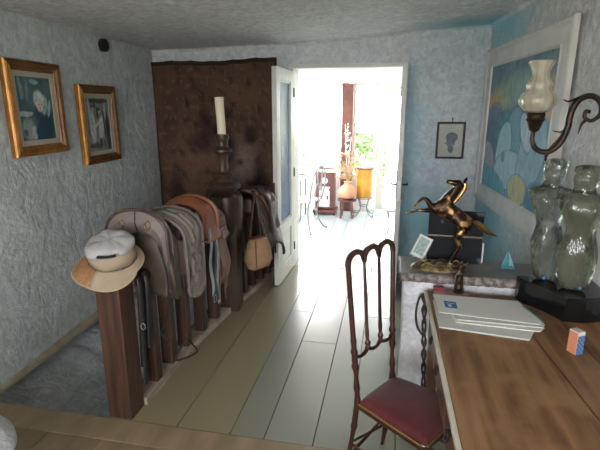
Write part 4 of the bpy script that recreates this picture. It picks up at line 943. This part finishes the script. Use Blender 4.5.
# figurine and maroon book at the back edge of the desk
fg = thing('bronze_figurine', 'tiny dark bronze figurine standing at the back edge of the desk', 'figurine', (.385, 2.32, .77))
q = MB(); q.lathe([(.026, .7695), (.028, .776), (.018, .782)], (.385, 2.325, 0), 16); q.build('foot_plate', M['bronze_dark'], fg, smooth=True)
skin('figure', [(.385, 2.325, .845), (.383, 2.325, .875), (.384, 2.325, .895), (.386, 2.322, .915), (.372, 2.325, .81), (.368, 2.325, .781), (.398, 2.325, .81), (.400, 2.325, .781), (.362, 2.32, .87), (.352, 2.31, .845), (.405, 2.322, .872), (.420, 2.31, .89), (.386, 2.320, .928)],
     [(0, 1), (1, 2), (2, 3), (0, 4), (4, 5), (0, 6), (6, 7), (1, 8), (8, 9), (1, 10), (10, 11), (3, 12)], [.017, .018, .008, .012, .010, .009, .010, .009, .008, .006, .008, .006, .008], M['bronze_dark'], fg, sub=1)
q = MB(); q.prism([(.262, 2.368), (.40, 2.368), (.438, 2.31), (.43, 2.295), (.30, 2.298), (.262, 2.325)], .7512, .7690)
o = q.build('booklet', M['pinkish'], None, bevel=.002, origin=(.35, 2.33, .7512)); tag(o, 'thin dusty pink booklet under the bronze figurine', 'booklet')
q = MB(); q.box((.288, 2.345, .7775), (.055, .032, .0165), .1); o = q.build('matchbox', M['maroon'], None, bevel=.002, origin=(.288, 2.345, .7695)); tag(o, 'small maroon box on the pink booklet beside the figurine', 'box')

# ------------------------------------------------------------------ chair with looped back
ch = thing('looped_back_chair', 'slender dark wooden chair with looped spindle back and red velvet seat', 'chair', (.10, 1.80, 0))
CB = Vector((-.012, 1.905, 0)); CU = Vector((.555, .832, 0)).normalized(); CV = Vector((.832, -.555, 0)).normalized()
def cp_(u, v, z): return CB + CU*u + CV*v + Vector((0, 0, z))
def back_v(z): return -.055*max(0, (z-.43))/.65 - .02*max(0, (.43-z))/.43*0
def hwz(z): return .137 + .028*(z-.43)/.65 if z > .43 else .137 + .02*(.43-z)/.43
def turned(z0, z1, side, beads):
    pts = []; rs = []
    n = 60
    for i in range(n+1):
        z = lerp(z0, z1, i/n); r = .0115
        for (zb, k, w_) in beads: r += k*math.exp(-((z-zb)/w_)**2)
        v = back_v(z) if z > .43 else -.05*((.43-z)/.43)**1.3
        pts.append(cp_(side*hwz(z), v, z)); rs.append(r)
    return pts, rs
for s in (-1, 1):
    pts, rs = turned(0.0, 1.06, s, [(.43, .005, .02), (.50, .005, .012), (.56, -.002, .02), (.60, .006, .014), (.64, .004, .008), (.67, .006, .008), (.72, .003, .01), (.30, .005, .012), (.24, -.002, .03), (.10, .004, .01), (.0, -.003, .05)])
    q = MB(); q.tube(pts, rs, 10); q.build('back_post', M['chair_wood'], ch, smooth=True)
# scalloped top rail of three loops
ZT = 1.058
def loops(z_base, amp, up, rad, n=3, hw=None, t0=-1, t1=1):
    pts = []
    for k in range(n):
        for i in range(15 if k == n-1 else 14):
            a = PI*(1 - i/14); c_ = t0 + (t1-t0)*(k+.5)/n; uu = c_ + (t1-t0)/n/2*math.cos(a); z = z_base + up*amp*(math.sin(a)**.8 if math.sin(a) > 1e-6 else 0)
            pts.append(cp_(uu*hw, back_v(z), z))
    return pts
hw_t = hwz(1.06); q = MB(); q.tube(loops(ZT, .052, 1, .01, hw=hw_t), .0135, 8); q.build('top_rail', M['chair_wood'], ch, smooth=True)
hw_b = hwz(.68); q = MB(); q.tube(loops(.672, .036, -1, .008, hw=hw_b), .0095, 8)
for k in (-1/3, 1/3): q.lathe([(.004, -.02), (.012, -.008), (.014, 0), (.012, .008), (.006, .018)], tuple(cp_(k*hw_b, back_v(.68), .677)), 10)
q.build('lower_rail', M['chair_wood'], ch, smooth=True)
for k in (-1/3, 1/3):
    pts = [cp_(lerp(k*hw_b, k*hw_t, i/20), back_v(lerp(.69, ZT, i/20)), lerp(.677, ZT+.004, i/20)) for i in range(21)]
    q = MB(); q.tube(pts, [.0065 + .0035*math.exp(-((i/20-.12)/.05)**2) + .002*math.sin(i/20*PI) for i in range(21)], 8); q.build('spindle', M['chair_wood'], ch, smooth=True)
def seatp(u, v): # u across -1..1, v 0 back..1 front
    return u*(.145 + .035*v), .36*v
fr = MB(); rr_ = []
out = [(-1, 0), (1, 0), (1.0, .5), (1.0, .93), (.92, 1.0), (0, 1.03), (-.92, 1.0), (-1.0, .93), (-1.0, .5)]
fr.prism([tuple(cp_(*seatp(a, b_), 0).xy) for a, b_ in out], .395, .425); fr.build('seat_frame', M['chair_wood'], ch, bevel=.006)
cu = MB()
def cush(u, v):
    a = 2*u-1; b_ = v; x, y = seatp(a*(.97 - .05*max(0, (b_-.85))/.15), .01 + b_*.99); e = (1-abs(a)**6)*(1-abs(2*b_-1)**6); z = .424 + .034*e**.5 + .012*(1-a*a)*math.sin(b_*PI)
    return cp_(x, y, z)
cu.grid(cush, 28, 28); cu.build('seat', M['velvet'], ch, smooth='full', recalc=False)
gt = MB()
for s in (-1, 1): gt.tube([cp_(*seatp(s*1.0, b_/8*.95), .424) for b_ in range(9)], .0045, 6)
gt.tube([cp_(*seatp(a/4*.92, 1.01), .424) for a in range(-4, 5)], .0045, 6); gt.build('gilt_trim', M['chair_gold'], ch, smooth=True)
for s in (-1, 1):
    pts = []; rs = []
    for i in range(41):
        z = lerp(0, .40, i/40); x, y = seatp(s*(.93 + .05*(.4-z)), .93 + .04*(.4-z)); pts.append(cp_(x, y, z)); rs.append(.011 + .006*math.exp(-((z-.32)/.012)**2) + .005*math.exp(-((z-.27)/.01)**2) + .003*(z/.4) + .004*math.exp(-((z-.12)/.01)**2))
    q = MB(); q.tube(pts, rs, 10); q.build('front_leg', M['chair_wood'], ch, smooth=True)
for (a, b_) in (((-.142, -.012, .22), (.142, -.012, .16)), ((.142, -.012, .22), (-.142, -.012, .16))):
    q = MB(); q.tube([cp_(*a), cp_(*b_)], .0075, 8); q.build('stretcher', M['chair_wood'], ch, smooth=True)
for s in (-1, 1):
    for z_ in (.20, .13):
        x, y = seatp(s*.94, .94); q = MB(); q.tube([cp_(s*.146, -.02, z_), cp_(x, y, z_)], .0070, 8); q.build('stretcher', M['chair_wood'], ch, smooth=True)
q = MB(); q.tube([cp_(-.175*.94, .34, .17), cp_(.175*.94, .34, .17)], .007, 8); q.build('stretcher', M['chair_wood'], ch, smooth=True)

# twisted vine cane between the desk and the parapet
cnm = thing('twisted_cane', 'dark twisted vine canes leaning between the desk corner and white parapet', 'cane', (.20, 2.395, 0))
for ph, nm in ((0, 'cane_stem'), (PI, 'cane_stem')):
    q = MB(); q.tube([(.262 - .040*(i/50) + .009*math.cos(i*.5+ph), 2.398 + .006*math.sin(i*.5+ph), .70*i/50) for i in range(51)], [.0065 + .0018*math.sin(i*1.3) for i in range(51)], 8); q.build(nm, M['vine'], cnm, smooth=True)
q = MB(); q.tube(catmull([(.222, 2.398, .70), (.210, 2.397, .715), (.193, 2.397, .68), (.184, 2.396, .60), (.196, 2.396, .52), (.228, 2.397, .47)], 6), .006, 8); q.build('curled_handle', M['vine'], cnm, smooth=True)

# ------------------------------------------------------------------ on the parapet
hz = thing('bronze_horse', 'rearing bronze horse statuette with golden patches on a rocky cast base', 'statuette', (.36, 2.52, .832))
Y_ = 2.51
V = [(.405, Y_, 1.115), (.355, Y_, 1.145), (.295, Y_, 1.178), (.262, Y_, 1.185), # 0 loin 1 belly 2 ribcage 3 chest
     (.305, Y_, 1.222), (.345, Y_, 1.262), (.372, Y_, 1.298), (.388, Y_-.002, 1.312), # 4 neck 5 6 7 poll
     (.360, Y_, 1.314), (.328, Y_, 1.318), (.302, Y_, 1.322), # 8 cheek 9 10 muzzle
     (.440, Y_, 1.095), # 11 croup
     (.236, Y_-.022, 1.180), (.210, Y_-.028, 1.222), (.190, Y_-.030, 1.234), (.158, Y_-.028, 1.208), (.146, Y_-.028, 1.188), (.143, Y_-.028, 1.170), # 12-17 foreleg near
     (.238, Y_+.022, 1.160), (.205, Y_+.026, 1.152), (.172, Y_+.026, 1.155), (.140, Y_+.026, 1.143), (.118, Y_+.026, 1.138), (.104, Y_+.026, 1.130), # 18-23 foreleg far
     (.415, Y_-.028, 1.070), (.372, Y_-.032, 1.030), (.392, Y_-.032, .975), (.362, Y_-.032, .915), (.350, Y_-.032, .880), (.330, Y_-.032, .872), # 24-29 hind near
     (.420, Y_+.028, 1.060), (.388, Y_+.032, 1.015), (.408, Y_+.032, .965), (.385, Y_+.032, .905), (.372, Y_+.032, .880), (.352, Y_+.032, .872)] # 30-35
E_ = [(0, 1), (1, 2), (2, 3), (2, 4), (4, 5), (5, 6), (6, 7), (6, 8), (8, 9), (9, 10), (0, 11), (3, 12), (12, 13), (13, 14), (14, 15), (15, 16), (16, 17), (3, 18), (18, 19), (19, 20), (20, 21), (21, 22), (22, 23),
      (0, 24), (24, 25), (25, 26), (26, 27), (27, 28), (28, 29), (0, 30), (30, 31), (31, 32), (32, 33), (33, 34), (34, 35)]
R_ = [.046, .047, .056, .042, .040, .031, .024, .013, .022, .013, .011, .032, .020, .013, .010, .0075, .006, .010, .020, .012, .0095, .0075, .006, .010, .034, .023, .011, .0075, .0065, .010, .034, .023, .011, .0075, .0065, .010]
skin('horse_body', V, E_, R_, M['bronze'], hz, root=0, sub=2)
q = MB()
for s in (-1, 1): q.tube([(.392, Y_+s*.009, 1.318), (.402, Y_+s*.012, 1.334), (.408, Y_+s*.012, 1.345)], [.006, .006, .001], 6)
q.build('ears', M['bronze'], hz, smooth=True)
q = MB(); q.tube(catmull([(.398, Y_, 1.322), (.400, Y_, 1.290), (.385, Y_, 1.255), (.362, Y_, 1.222), (.345, Y_, 1.200)], 5), [.006, .009, .011, .012, .012, .012, .012, .011, .011, .010, .010, .010, .009, .009, .008, .008, .007, .007, .006, .006, .004], 8, flat=.5, up=(0, 1, 0)); q.build('mane', M['bronze_gold'], hz, smooth=True)
q = MB(); q.tube(catmull([(.455, Y_, 1.105), (.485, Y_, 1.095), (.525, Y_, 1.062), (.560, Y_, 1.042), (.590, Y_-.004, 1.032)], 5), [.010, .014, .018, .021, .023, .024, .025, .026, .026, .025, .024, .022, .020, .017, .014, .011, .009, .007, .005, .003, .002], 8, flat=.7); q.build('tail', M['bronze_gold'], hz, smooth=True)
q = MB()
def rockf(u, v):
    a = 2*PI*u; r = v; x = .30 + .155*r*math.cos(a) ; y = 2.52 + .085*r*math.sin(a); n = nz(x*24, y*24, 3) + .6*nz(x*60, y*60, 1)
    return (x, y, .8325 + (0 if r > .97 else (.032*(1-r**3) + .012*n*(1-r**4) + .006)))
q.grid(rockf, 72, 20)
for k in range(9):
    a = random.Random(k).uniform(0, 6.28); x = .29 + .11*math.cos(a); y = 2.52 - .05*abs(math.sin(a)); q.tube(catmull([(x-.04, y, .85), (x-.01, y-.015, .868+.01*(k % 3)), (x+.03, y-.01, .862), (x+.055, y, .878 + .012*(k % 2))], 4), [.006]*6+[.004]*7, 6)
q.build('rocky_base', M['rock'], hz, smooth='full', recalc=True)

bk = thing('slate_plaque', 'black slate-like panel with pale marks standing behind the horse', 'plaque', (.39, 2.64, .832), .04)
W = Matrix.Translation((.39, 2.625, .8335)) @ Matrix.Rotation(-.04, 4, 'Z') @ Matrix.Rotation(-.12, 4, 'X')
def wb2(mb, W, x0, x1, y0, y1, z0, z1): mb.add([W @ Vector((a, b_, c_)) for a in (x0, x1) for b_ in (y0, y1) for c_ in (z0, z1)], [(0, 1, 3, 2), (4, 6, 7, 5), (0, 4, 5, 1), (2, 3, 7, 6), (0, 2, 6, 4), (1, 5, 7, 3)])
q = MB(); wb2(q, W, -.150, .150, -.008, .008, 0, .30); q.build('panel', M['black_slab'], bk, bevel=.003)
q = MB(); wb2(q, W, -.150, .150, -.014, -.0085, .150, .158); q.build('ridge', M['bronze_dark'], bk)
bk2 = thing('white_card', 'white card standing half hidden behind the black plaque', 'card', (.53, 2.665, .832))
q = MB(); W2 = Matrix.Translation((.512, 2.655, .833)) @ Matrix.Rotation(-.08, 4, 'X'); wb2(q, W2, -.05, .045, -.002, .002, 0, .115); q.build('sheet', M['paper2'], bk2)
q = MB(); wb2(q, W2, -.04, .03, -.0034, -.0021, .03, .10); q.build('dark_print', M['black_slab'], bk2)
def art_post(u, v):
    n = .5+.5*nz(u*9, v*12, 5); return mixc((.03, .10, .10), (.35, .45, .42), n) if .1 < u < .9 and .12 < v < .9 else (.55, .56, .52)
pc = thing('framed_postcard', 'little picture with grey green print propped aslant against the black plaque', 'picture', (.20, 2.56, .86))
W3 = Matrix.Translation((.178, 2.580, .866)) @ Matrix.Rotation(-.15, 4, 'Z') @ Matrix.Rotation(-.28, 4, 'X') @ Matrix.Rotation(.38, 4, 'Y')
q = MB(); wb2(q, W3, -.042, .042, -.003, .003, 0, .135); q.build('frame', M['grey_metal'], pc, bevel=.001)
q = MB(); q.grid(lambda u, v: W3 @ Vector((lerp(-.038, .038, u), -.0036, lerp(.004, .131, v))), 16, 24, art_post); q.build('print', mat('postcard_print', (1, 1, 1), .4, attr='tint', c2=(.9, .9, .9)), pc, tint=True, recalc=False)
sbm = thing('sail_ornament', 'tiny teal triangular sail ornament on the parapet near the sculpture', 'ornament', (.675, 2.58, .832))
q = MB(); q.prism([(.640, 2.572), (.712, 2.572), (.700, 2.592), (.652, 2.592)], .8325, .844); q.build('hull', M['teal'], sbm, bevel=.002)
q = MB(); q.add([(.642, 2.580, .846), (.674, 2.580, .846), (.671, 2.580, .940), (.642, 2.585, .846), (.674, 2.585, .846), (.671, 2.585, .940)], [(0, 1, 2), (5, 4, 3), (0, 3, 4, 1), (1, 4, 5, 2), (2, 5, 3, 0)]); q.build('sail', M['teal'], sbm)
q = MB(); q.add([(.678, 2.580, .846), (.708, 2.580, .846), (.677, 2.580, .925), (.678, 2.585, .846), (.708, 2.585, .846), (.677, 2.585, .925)], [(0, 1, 2), (5, 4, 3), (0, 3, 4, 1), (1, 4, 5, 2), (2, 5, 3, 0)]); q.build('sail', M['teal_light'], sbm)

# ------------------------------------------------------------------ wall lamp
YS = 2.30
lm = thing('wall_sconce', 'scrolled dark bronze wall lamp with a cream vase shaped glass shade', 'lamp', (1.04, YS, 1.70))
q = MB(); main = catmull([(.645, YS, 1.615), (.642, YS, 1.56), (.663, YS, 1.517), (.711, YS, 1.503), (.757, YS, 1.537), (.783, YS, 1.605), (.790, YS, 1.680), (.815, YS, 1.735), (.862, YS, 1.752), (.903, YS, 1.725), (.910, YS, 1.675), (.880, YS, 1.645), (.850, YS, 1.657), (.850, YS, 1.685), (.868, YS, 1.682)], 7)
n = len(main); q.tube(main, [.0085 + .006*math.sin(min(1, i/n*1.3)*PI)**1.0 for i in range(n)], 10); q.build('scroll_arm', M['arm_bronze'], lm, smooth=True)
q = MB()
for pts in ([(.750, YS, 1.738), (.772, YS, 1.728), (.800, YS, 1.738), (.826, YS, 1.748)], [(.722, YS, 1.600), (.755, YS, 1.594), (.776, YS, 1.607), (.787, YS, 1.64)], [(.832, YS, 1.585), (.836, YS, 1.612), (.842, YS, 1.632), (.856, YS, 1.648)], [(.72, YS, 1.520), (.76, YS, 1.572), (.77, YS, 1.60)]):
    q = MB(); c_ = catmull(pts, 5); q.tube(c_, [.002 + .007*i/len(c_) for i in range(len(c_))], 6); q.build('leaf_spur', M['arm_bronze'], lm, smooth=True)
q = MB(); q.lathe([(.002, -.040), (.007, -.032), (.004, -.024), (.009, -.014), (.006, 0)], (.711, YS, 1.500), 12); q.build('drop_finial', M['arm_bronze'], lm, smooth=True)
q = MB(); q.lathe([(.010, 1.592), (.022, 1.602), (.027, 1.618), (.034, 1.640), (.041, 1.648), (.036, 1.655), (.040, 1.672), (.030, 1.682)], (.645, YS, 0), 20); q.build('cup', M['arm_bronze'], lm, smooth=True)
q = MB(); q.lathe([(.032, 1.676), (.055, 1.690), (.074, 1.712), (.078, 1.735), (.071, 1.758), (.053, 1.775), (.052, 1.790), (.056, 1.802), (.045, 1.818), (.037, 1.832), (.035, 1.852), (.040, 1.872), (.050, 1.888), (.058, 1.902)], (.645, YS, 0), 72, rib=.035, ribn=12, cap=False); q.build('shade', M['shade_glass'], lm, smooth='full', solid=.004)
q = MB(); q.tube(catmull([(.905, YS, 1.70), (.95, YS, 1.715), (1.0, YS, 1.70), (right_x(YS)-.01, YS, 1.70)], 6), .011, 10); q.build('wall_arm', M['arm_bronze'], lm, smooth=True)
q = MB(); q.tube([(right_x(YS)-.022, YS, 1.70), (right_x(YS)+.005, YS, 1.70)], .055, 20); q.build('wall_plate', M['arm_bronze'], lm, smooth=True)

# ------------------------------------------------------------------ white stool by the photographer
so_ = thing('fleece_stool', 'round stool with a white fleece seat at the edge of the front boards', 'stool', (-1.55, 1.14, 0))
q = MB()
q.lathe([(.17, .375), (.235, .385), (.252, .415), (.248, .445), (.20, .463), (.02, .468)], (-1.60, 1.14, 0), 40); q.build('seat', M['fleece'], so_, smooth='full')
for k in range(4):
    a = PI/4 + k*PI/2; q = MB(); q.tube([(-1.60+.19*math.cos(a), 1.14+.19*math.sin(a), 0), (-1.60+.15*math.cos(a), 1.14+.15*math.sin(a), .38)], [.014, .018], 10); q.build('leg', M['wood_red'], so_, smooth=True)

# ------------------------------------------------------------------ veranda furniture
sv = thing('enamel_stove', 'brown enamelled stove with white scroll ornament in the bright veranda', 'stove', (-1.01, 7.35, 0))
q = MB(); q.b2(-1.165, -.855, 7.22, 7.50, .09, .70); q.build('body', M['stove'], sv, bevel=.03)
q = MB(); q.b2(-1.20, -.82, 7.19, 7.53, .03, .09); q.build('base', M['stove'], sv, bevel=.015)
for (x, y) in ((-1.17, 7.22), (-.85, 7.22), (-1.17, 7.50), (-.85, 7.50)):
    q = MB(); q.tube([(x, y, 0), (x, y, .05)], [.012, .02], 8); q.build('foot', M['stove'], sv)
q = MB(); q.b2(-1.19, -.83, 7.20, 7.52, .70, .745); q.build('top_plate', M['stove_white'], sv, bevel=.012)
q = MB(); q.b2(-1.10, -.88, 7.25, 7.45, .745, .77); q.build('lid', M['stove'], sv, bevel=.01)
q = MB(); q.tube([(-1.01, 7.222, .565), (-1.01, 7.205, .565)], .052, 24); q.build('round_medallion', M['stove_white'], sv, smooth=True)
q = MB(); q.b2(-1.095, -.925, 7.203, 7.222, .14, .40); q.lathe([(.001, 0), (.085, .0), (.06, .05), (.001, .07)], (-1.01, 7.215, .395), 16, sy=.12)
for (x, z) in ((-1.06, .36), (-.96, .36), (-1.06, .20), (-.96, .20)): q.tube([(x+.022*math.cos(a), 7.20, z+.03*math.sin(a)) for a in [2*PI*k/12 for k in range(12)]], .006, 5, closed=True)
q.build('scroll_ornament', M['stove_white'], sv)
for x in (-1.06, -.96): q = MB(); q.b2(x-.012, x+.012, 7.198, 7.204, .26, .33); q.build('dark_inlay', M['stove'], sv)
q = MB(); q.b2(-1.10, -.92, 7.20, 7.215, .44, .47); q.build('handle_bar', M['stove_white'], sv)
ob = thing('open_book', 'dark open book tilted on the stove lid', 'book', (-1.02, 7.35, .77))
for s in (-1, 1):
    q = MB(); q.box((-.97 + s*.085, 7.35, .800 + s*.022 + .01), (.17, .16, .012), ry=-.22 - s*.06); q.build('cover', M['strap_black'], ob)

vs_ = thing('flower_vase', 'round peach vase of dried flowers on a dark stool by the brown post', 'vase', (-.62, 7.15, .30))
q = MB(); q.lathe([(.05, .302), (.12, .33), (.155, .39), (.150, .44), (.10, .50), (.055, .535), (.050, .56), (.065, .58)], (-.63, 7.12, 0), 24); q.build('pot', M['terracotta'], vs_, smooth=True)
q = MB(); rr = random.Random(11)
for k in range(26):
    a = rr.uniform(0, 6.28); l_ = rr.uniform(.08, .22); h_ = rr.uniform(.75, 1.02); p1 = (-.63+l_*math.cos(a)*.9, 7.12+l_*math.sin(a)*.5, h_)
    q.tube([(-.63, 7.12, .56), ((-.63+p1[0])/2, (7.12+p1[1])/2, (.56+h_)/2+.03), p1], .004, 5)
q.build('stems', M['dry_flower'], vs_)
for m_, nm, sd_ in (('dry_flower', 'blossoms', 3), ('dry_pink', 'pink_blossoms', 4)):
    q = MB(); rr = random.Random(sd_)
    for k in range(24):
        a = rr.uniform(0, 6.28); l_ = rr.uniform(.02, .2); h_ = rr.uniform(.62, 1.05); c_ = Vector((-.63+l_*math.cos(a), 7.10+l_*math.sin(a)*.5, h_))
        for j in range(5): b_ = 2*PI*j/5; q.add([c_, c_+Vector((.03*math.cos(b_), -.015, .03*math.sin(b_))), c_+Vector((.03*math.cos(b_+.7), -.005, .03*math.sin(b_+.7)))], [(0, 1, 2)])
    q.build(nm, M[m_], vs_, recalc=False)
q = MB(); q.tube([(-.66, 7.45, .6), (-.70, 7.45, 1.0), (-.72, 7.45, 1.45)], .005, 5); q.tube([(-.66, 7.45, .6), (-.64, 7.45, 1.0), (-.62, 7.45, 1.25)], .005, 5)
rr = random.Random(9)
for k in range(26): z = rr.uniform(.95, 1.5); q.tube([(-.69 + rr.gauss(0, .01), 7.45, z), (-.69 + rr.gauss(0, .045), 7.44, z + rr.uniform(.01, .05))], [.004, .010], 5)
q.build('tall_sprig', M['stove_white'], vs_)
vst = thing('dark_stool', 'small dark wooden stool under the peach vase', 'stool', (-.63, 7.12, 0))
q = MB(); q.lathe([(.13, .27), (.15, .275), (.15, .295), (.14, .301)], (-.63, 7.12, 0), 24); q.build('seat', M['stove'], vst, smooth=True)
for k in range(4):
    a = PI/4+k*PI/2; q = MB(); q.tube([(-.63+.13*math.cos(a), 7.12+.13*math.sin(a), 0), (-.63+.09*math.cos(a), 7.12+.09*math.sin(a), .275)], .018, 8); q.build('leg', M['stove'], vst, smooth=True)

yp = thing('yellow_planter', 'tall ochre yellow cylindrical pot on a curled iron stand under the window', 'pot', (-.37, 7.3, .3))
q = MB(); q.lathe([(.105, .305), (.125, .33), (.128, .74), (.134, .76), (.118, .765), (.115, .74)], (-.375, 7.30, 0), 28); q.build('pot', M['yellow_pot'], yp, smooth=True)
q = MB(); q.lathe([(.12, .755), (.145, .765), (.145, .785), (.05, .80), (.012, .815)], (-.375, 7.30, 0), 24); q.build('lid', M['post_brown'], yp, smooth=True)
q = MB(); q.tube([(-.385, 7.17, .34), (-.385, 7.17, .74)], .008, 6); q.build('seam', M['yellow_pot'], yp)
ys = thing('iron_stand', 'dark curled iron plant stand carrying the ochre pot', 'stand', (-.375, 7.3, 0))
q = MB(); q.tube([(-.375+.12*math.cos(2*PI*k/20), 7.3+.12*math.sin(2*PI*k/20), .295) for k in range(20)], .009, 6, closed=True); q.tube([(-.375+.07*math.cos(2*PI*k/20), 7.3+.07*math.sin(2*PI*k/20), .17) for k in range(20)], .007, 6, closed=True); q.build('ring', M['grey_metal'], ys, smooth=True)
for k in range(4):
    a = PI/4+k*PI/2; q = MB(); q.tube(catmull([(-.375+r*math.cos(a), 7.3+r*math.sin(a), z) for r, z in ((.12, .295), (.08, .20), (.07, .12), (.13, .04), (.20, .01), (.22, .045))], 5), .009, 6); q.build('leg', M['grey_metal'], ys, smooth=True)

def iron_chair(loc, rz, label):
    t = thing('iron_garden_chair', label, 'chair', loc, rz); W = world_of(t)
    def T(*p): return W @ Vector(p)
    q = MB(); q.lathe([(.19, .43), (.20, .44), (.19, .455)], tuple(loc), 24); q.build('seat', M['cushion'], t, smooth=True)
    for (a, b_) in ((-1, -1), (1, -1), (-1, 1), (1, 1)):
        q = MB(); q.tube(catmull([T(a*.16, b_*.16, .43), T(a*.13, b_*.13, .25), T(a*.18, b_*.18, .08), T(a*.23, b_*.23, .01), T(a*.24, b_*.24, .03)], 5), .011, 6); q.build('leg', M['grey_metal'], t, smooth=True)
    q = MB(); q.tube(catmull([T(-.17, .18, .43), T(-.20, .22, .65), T(-.14, .25, .86), T(0, .26, .93), T(.14, .25, .86), T(.20, .22, .65), T(.17, .18, .43)], 6), .011, 6)
    for s in (-1, 1): q.tube(catmull([T(s*.02, .19, .44), T(s*.10, .22, .56), T(s*.05, .24, .70), T(s*.01, .25, .60), T(s*.07, .245, .80), T(s*.03, .26, .91)], 5), .008, 6)
    q.build('back', M['grey_metal'], t, smooth=True)
    return t
iron_chair((-1.16, 6.25, 0), -1.9, 'curled wrought iron garden chair standing in front of the brown stove')
gt_ = thing('garden_table', 'small pale iron table beyond the garden chair', 'table', (-1.75, 7.0, 0))
q = MB(); q.b2(-2.15, -1.28, 6.75, 7.25, .63, .655); q.build('table_top', M['stove_white'], gt_, bevel=.005)
q = MB(); q.b2(-2.10, -1.33, 6.80, 7.20, .20, .22); q.build('shelf', M['terracotta'], gt_)
for (x, y) in ((-1.32, 6.79), (-1.32, 7.21), (-2.11, 6.79), (-2.11, 7.21)):
    q = MB(); q.tube([(x, y, 0), (x, y, .63)], .014, 8); q.build('leg', M['grey_metal'], gt_, smooth=True)
tr_ = thing('dark_tray', 'dark flat tray lying on the pale veranda table', 'tray', (-1.42, 7.0, .655))
q = MB(); q.b2(-1.56, -1.30, 6.86, 7.12, .656, .664); q.b2(-1.56, -1.30, 6.86, 6.87, .664, .685); q.b2(-1.56, -1.30, 7.11, 7.12, .664, .685); q.b2(-1.56, -1.55, 6.87, 7.11, .664, .685); q.b2(-1.31, -1.30, 6.87, 7.11, .664, .685); q.build('tray_body', M['grey_metal'], tr_)
cs = thing('veranda_stool', 'white cushioned iron stool just beyond the open door leaf', 'stool', (.10, 6.05, 0))
q = MB(); q.lathe([(.10, .40), (.165, .405), (.175, .43), (.16, .455), (.02, .462)], (.11, 6.05, 0), 28); q.build('cushion', M['cushion'], cs, smooth=True)
q = MB(); q.tube([(.11+.165*math.cos(2*PI*k/24), 6.05+.165*math.sin(2*PI*k/24), .395) for k in range(24)], .010, 6, closed=True); q.build('seat_ring', M['grey_metal'], cs, smooth=True)
for k in range(4):
    a = PI/4+k*PI/2; q = MB(); q.tube(catmull([(.11+r*math.cos(a), 6.05+r*math.sin(a), z) for r, z in ((.155, .395), (.12, .30), (.10, .18), (.13, .06), (.17, .008))], 5), .009, 6); q.build('leg', M['grey_metal'], cs, smooth=True)
# curtain rod seen through the left window
cr_ = thing('curtain_rod', 'thin dark rod across the top of the bright veranda window', 'rod', (-1.8, 7.62, 1.93))
q = MB(); q.tube([(-2.9, 7.62, 1.94), (-1.42, 7.62, 1.94)], .008, 8); q.build('rod', M['grey_metal'], cr_, smooth=True)
for x in (-2.85, -1.45): q = MB(); q.tube([(x, 7.62, 1.94), (x, 7.70, 1.94)], .007, 6); q.lathe([(.004, -.02), (.014, 0), (.004, .02)], (x, 7.62, 1.94), 10); q.build('bracket', M['grey_metal'], cr_)
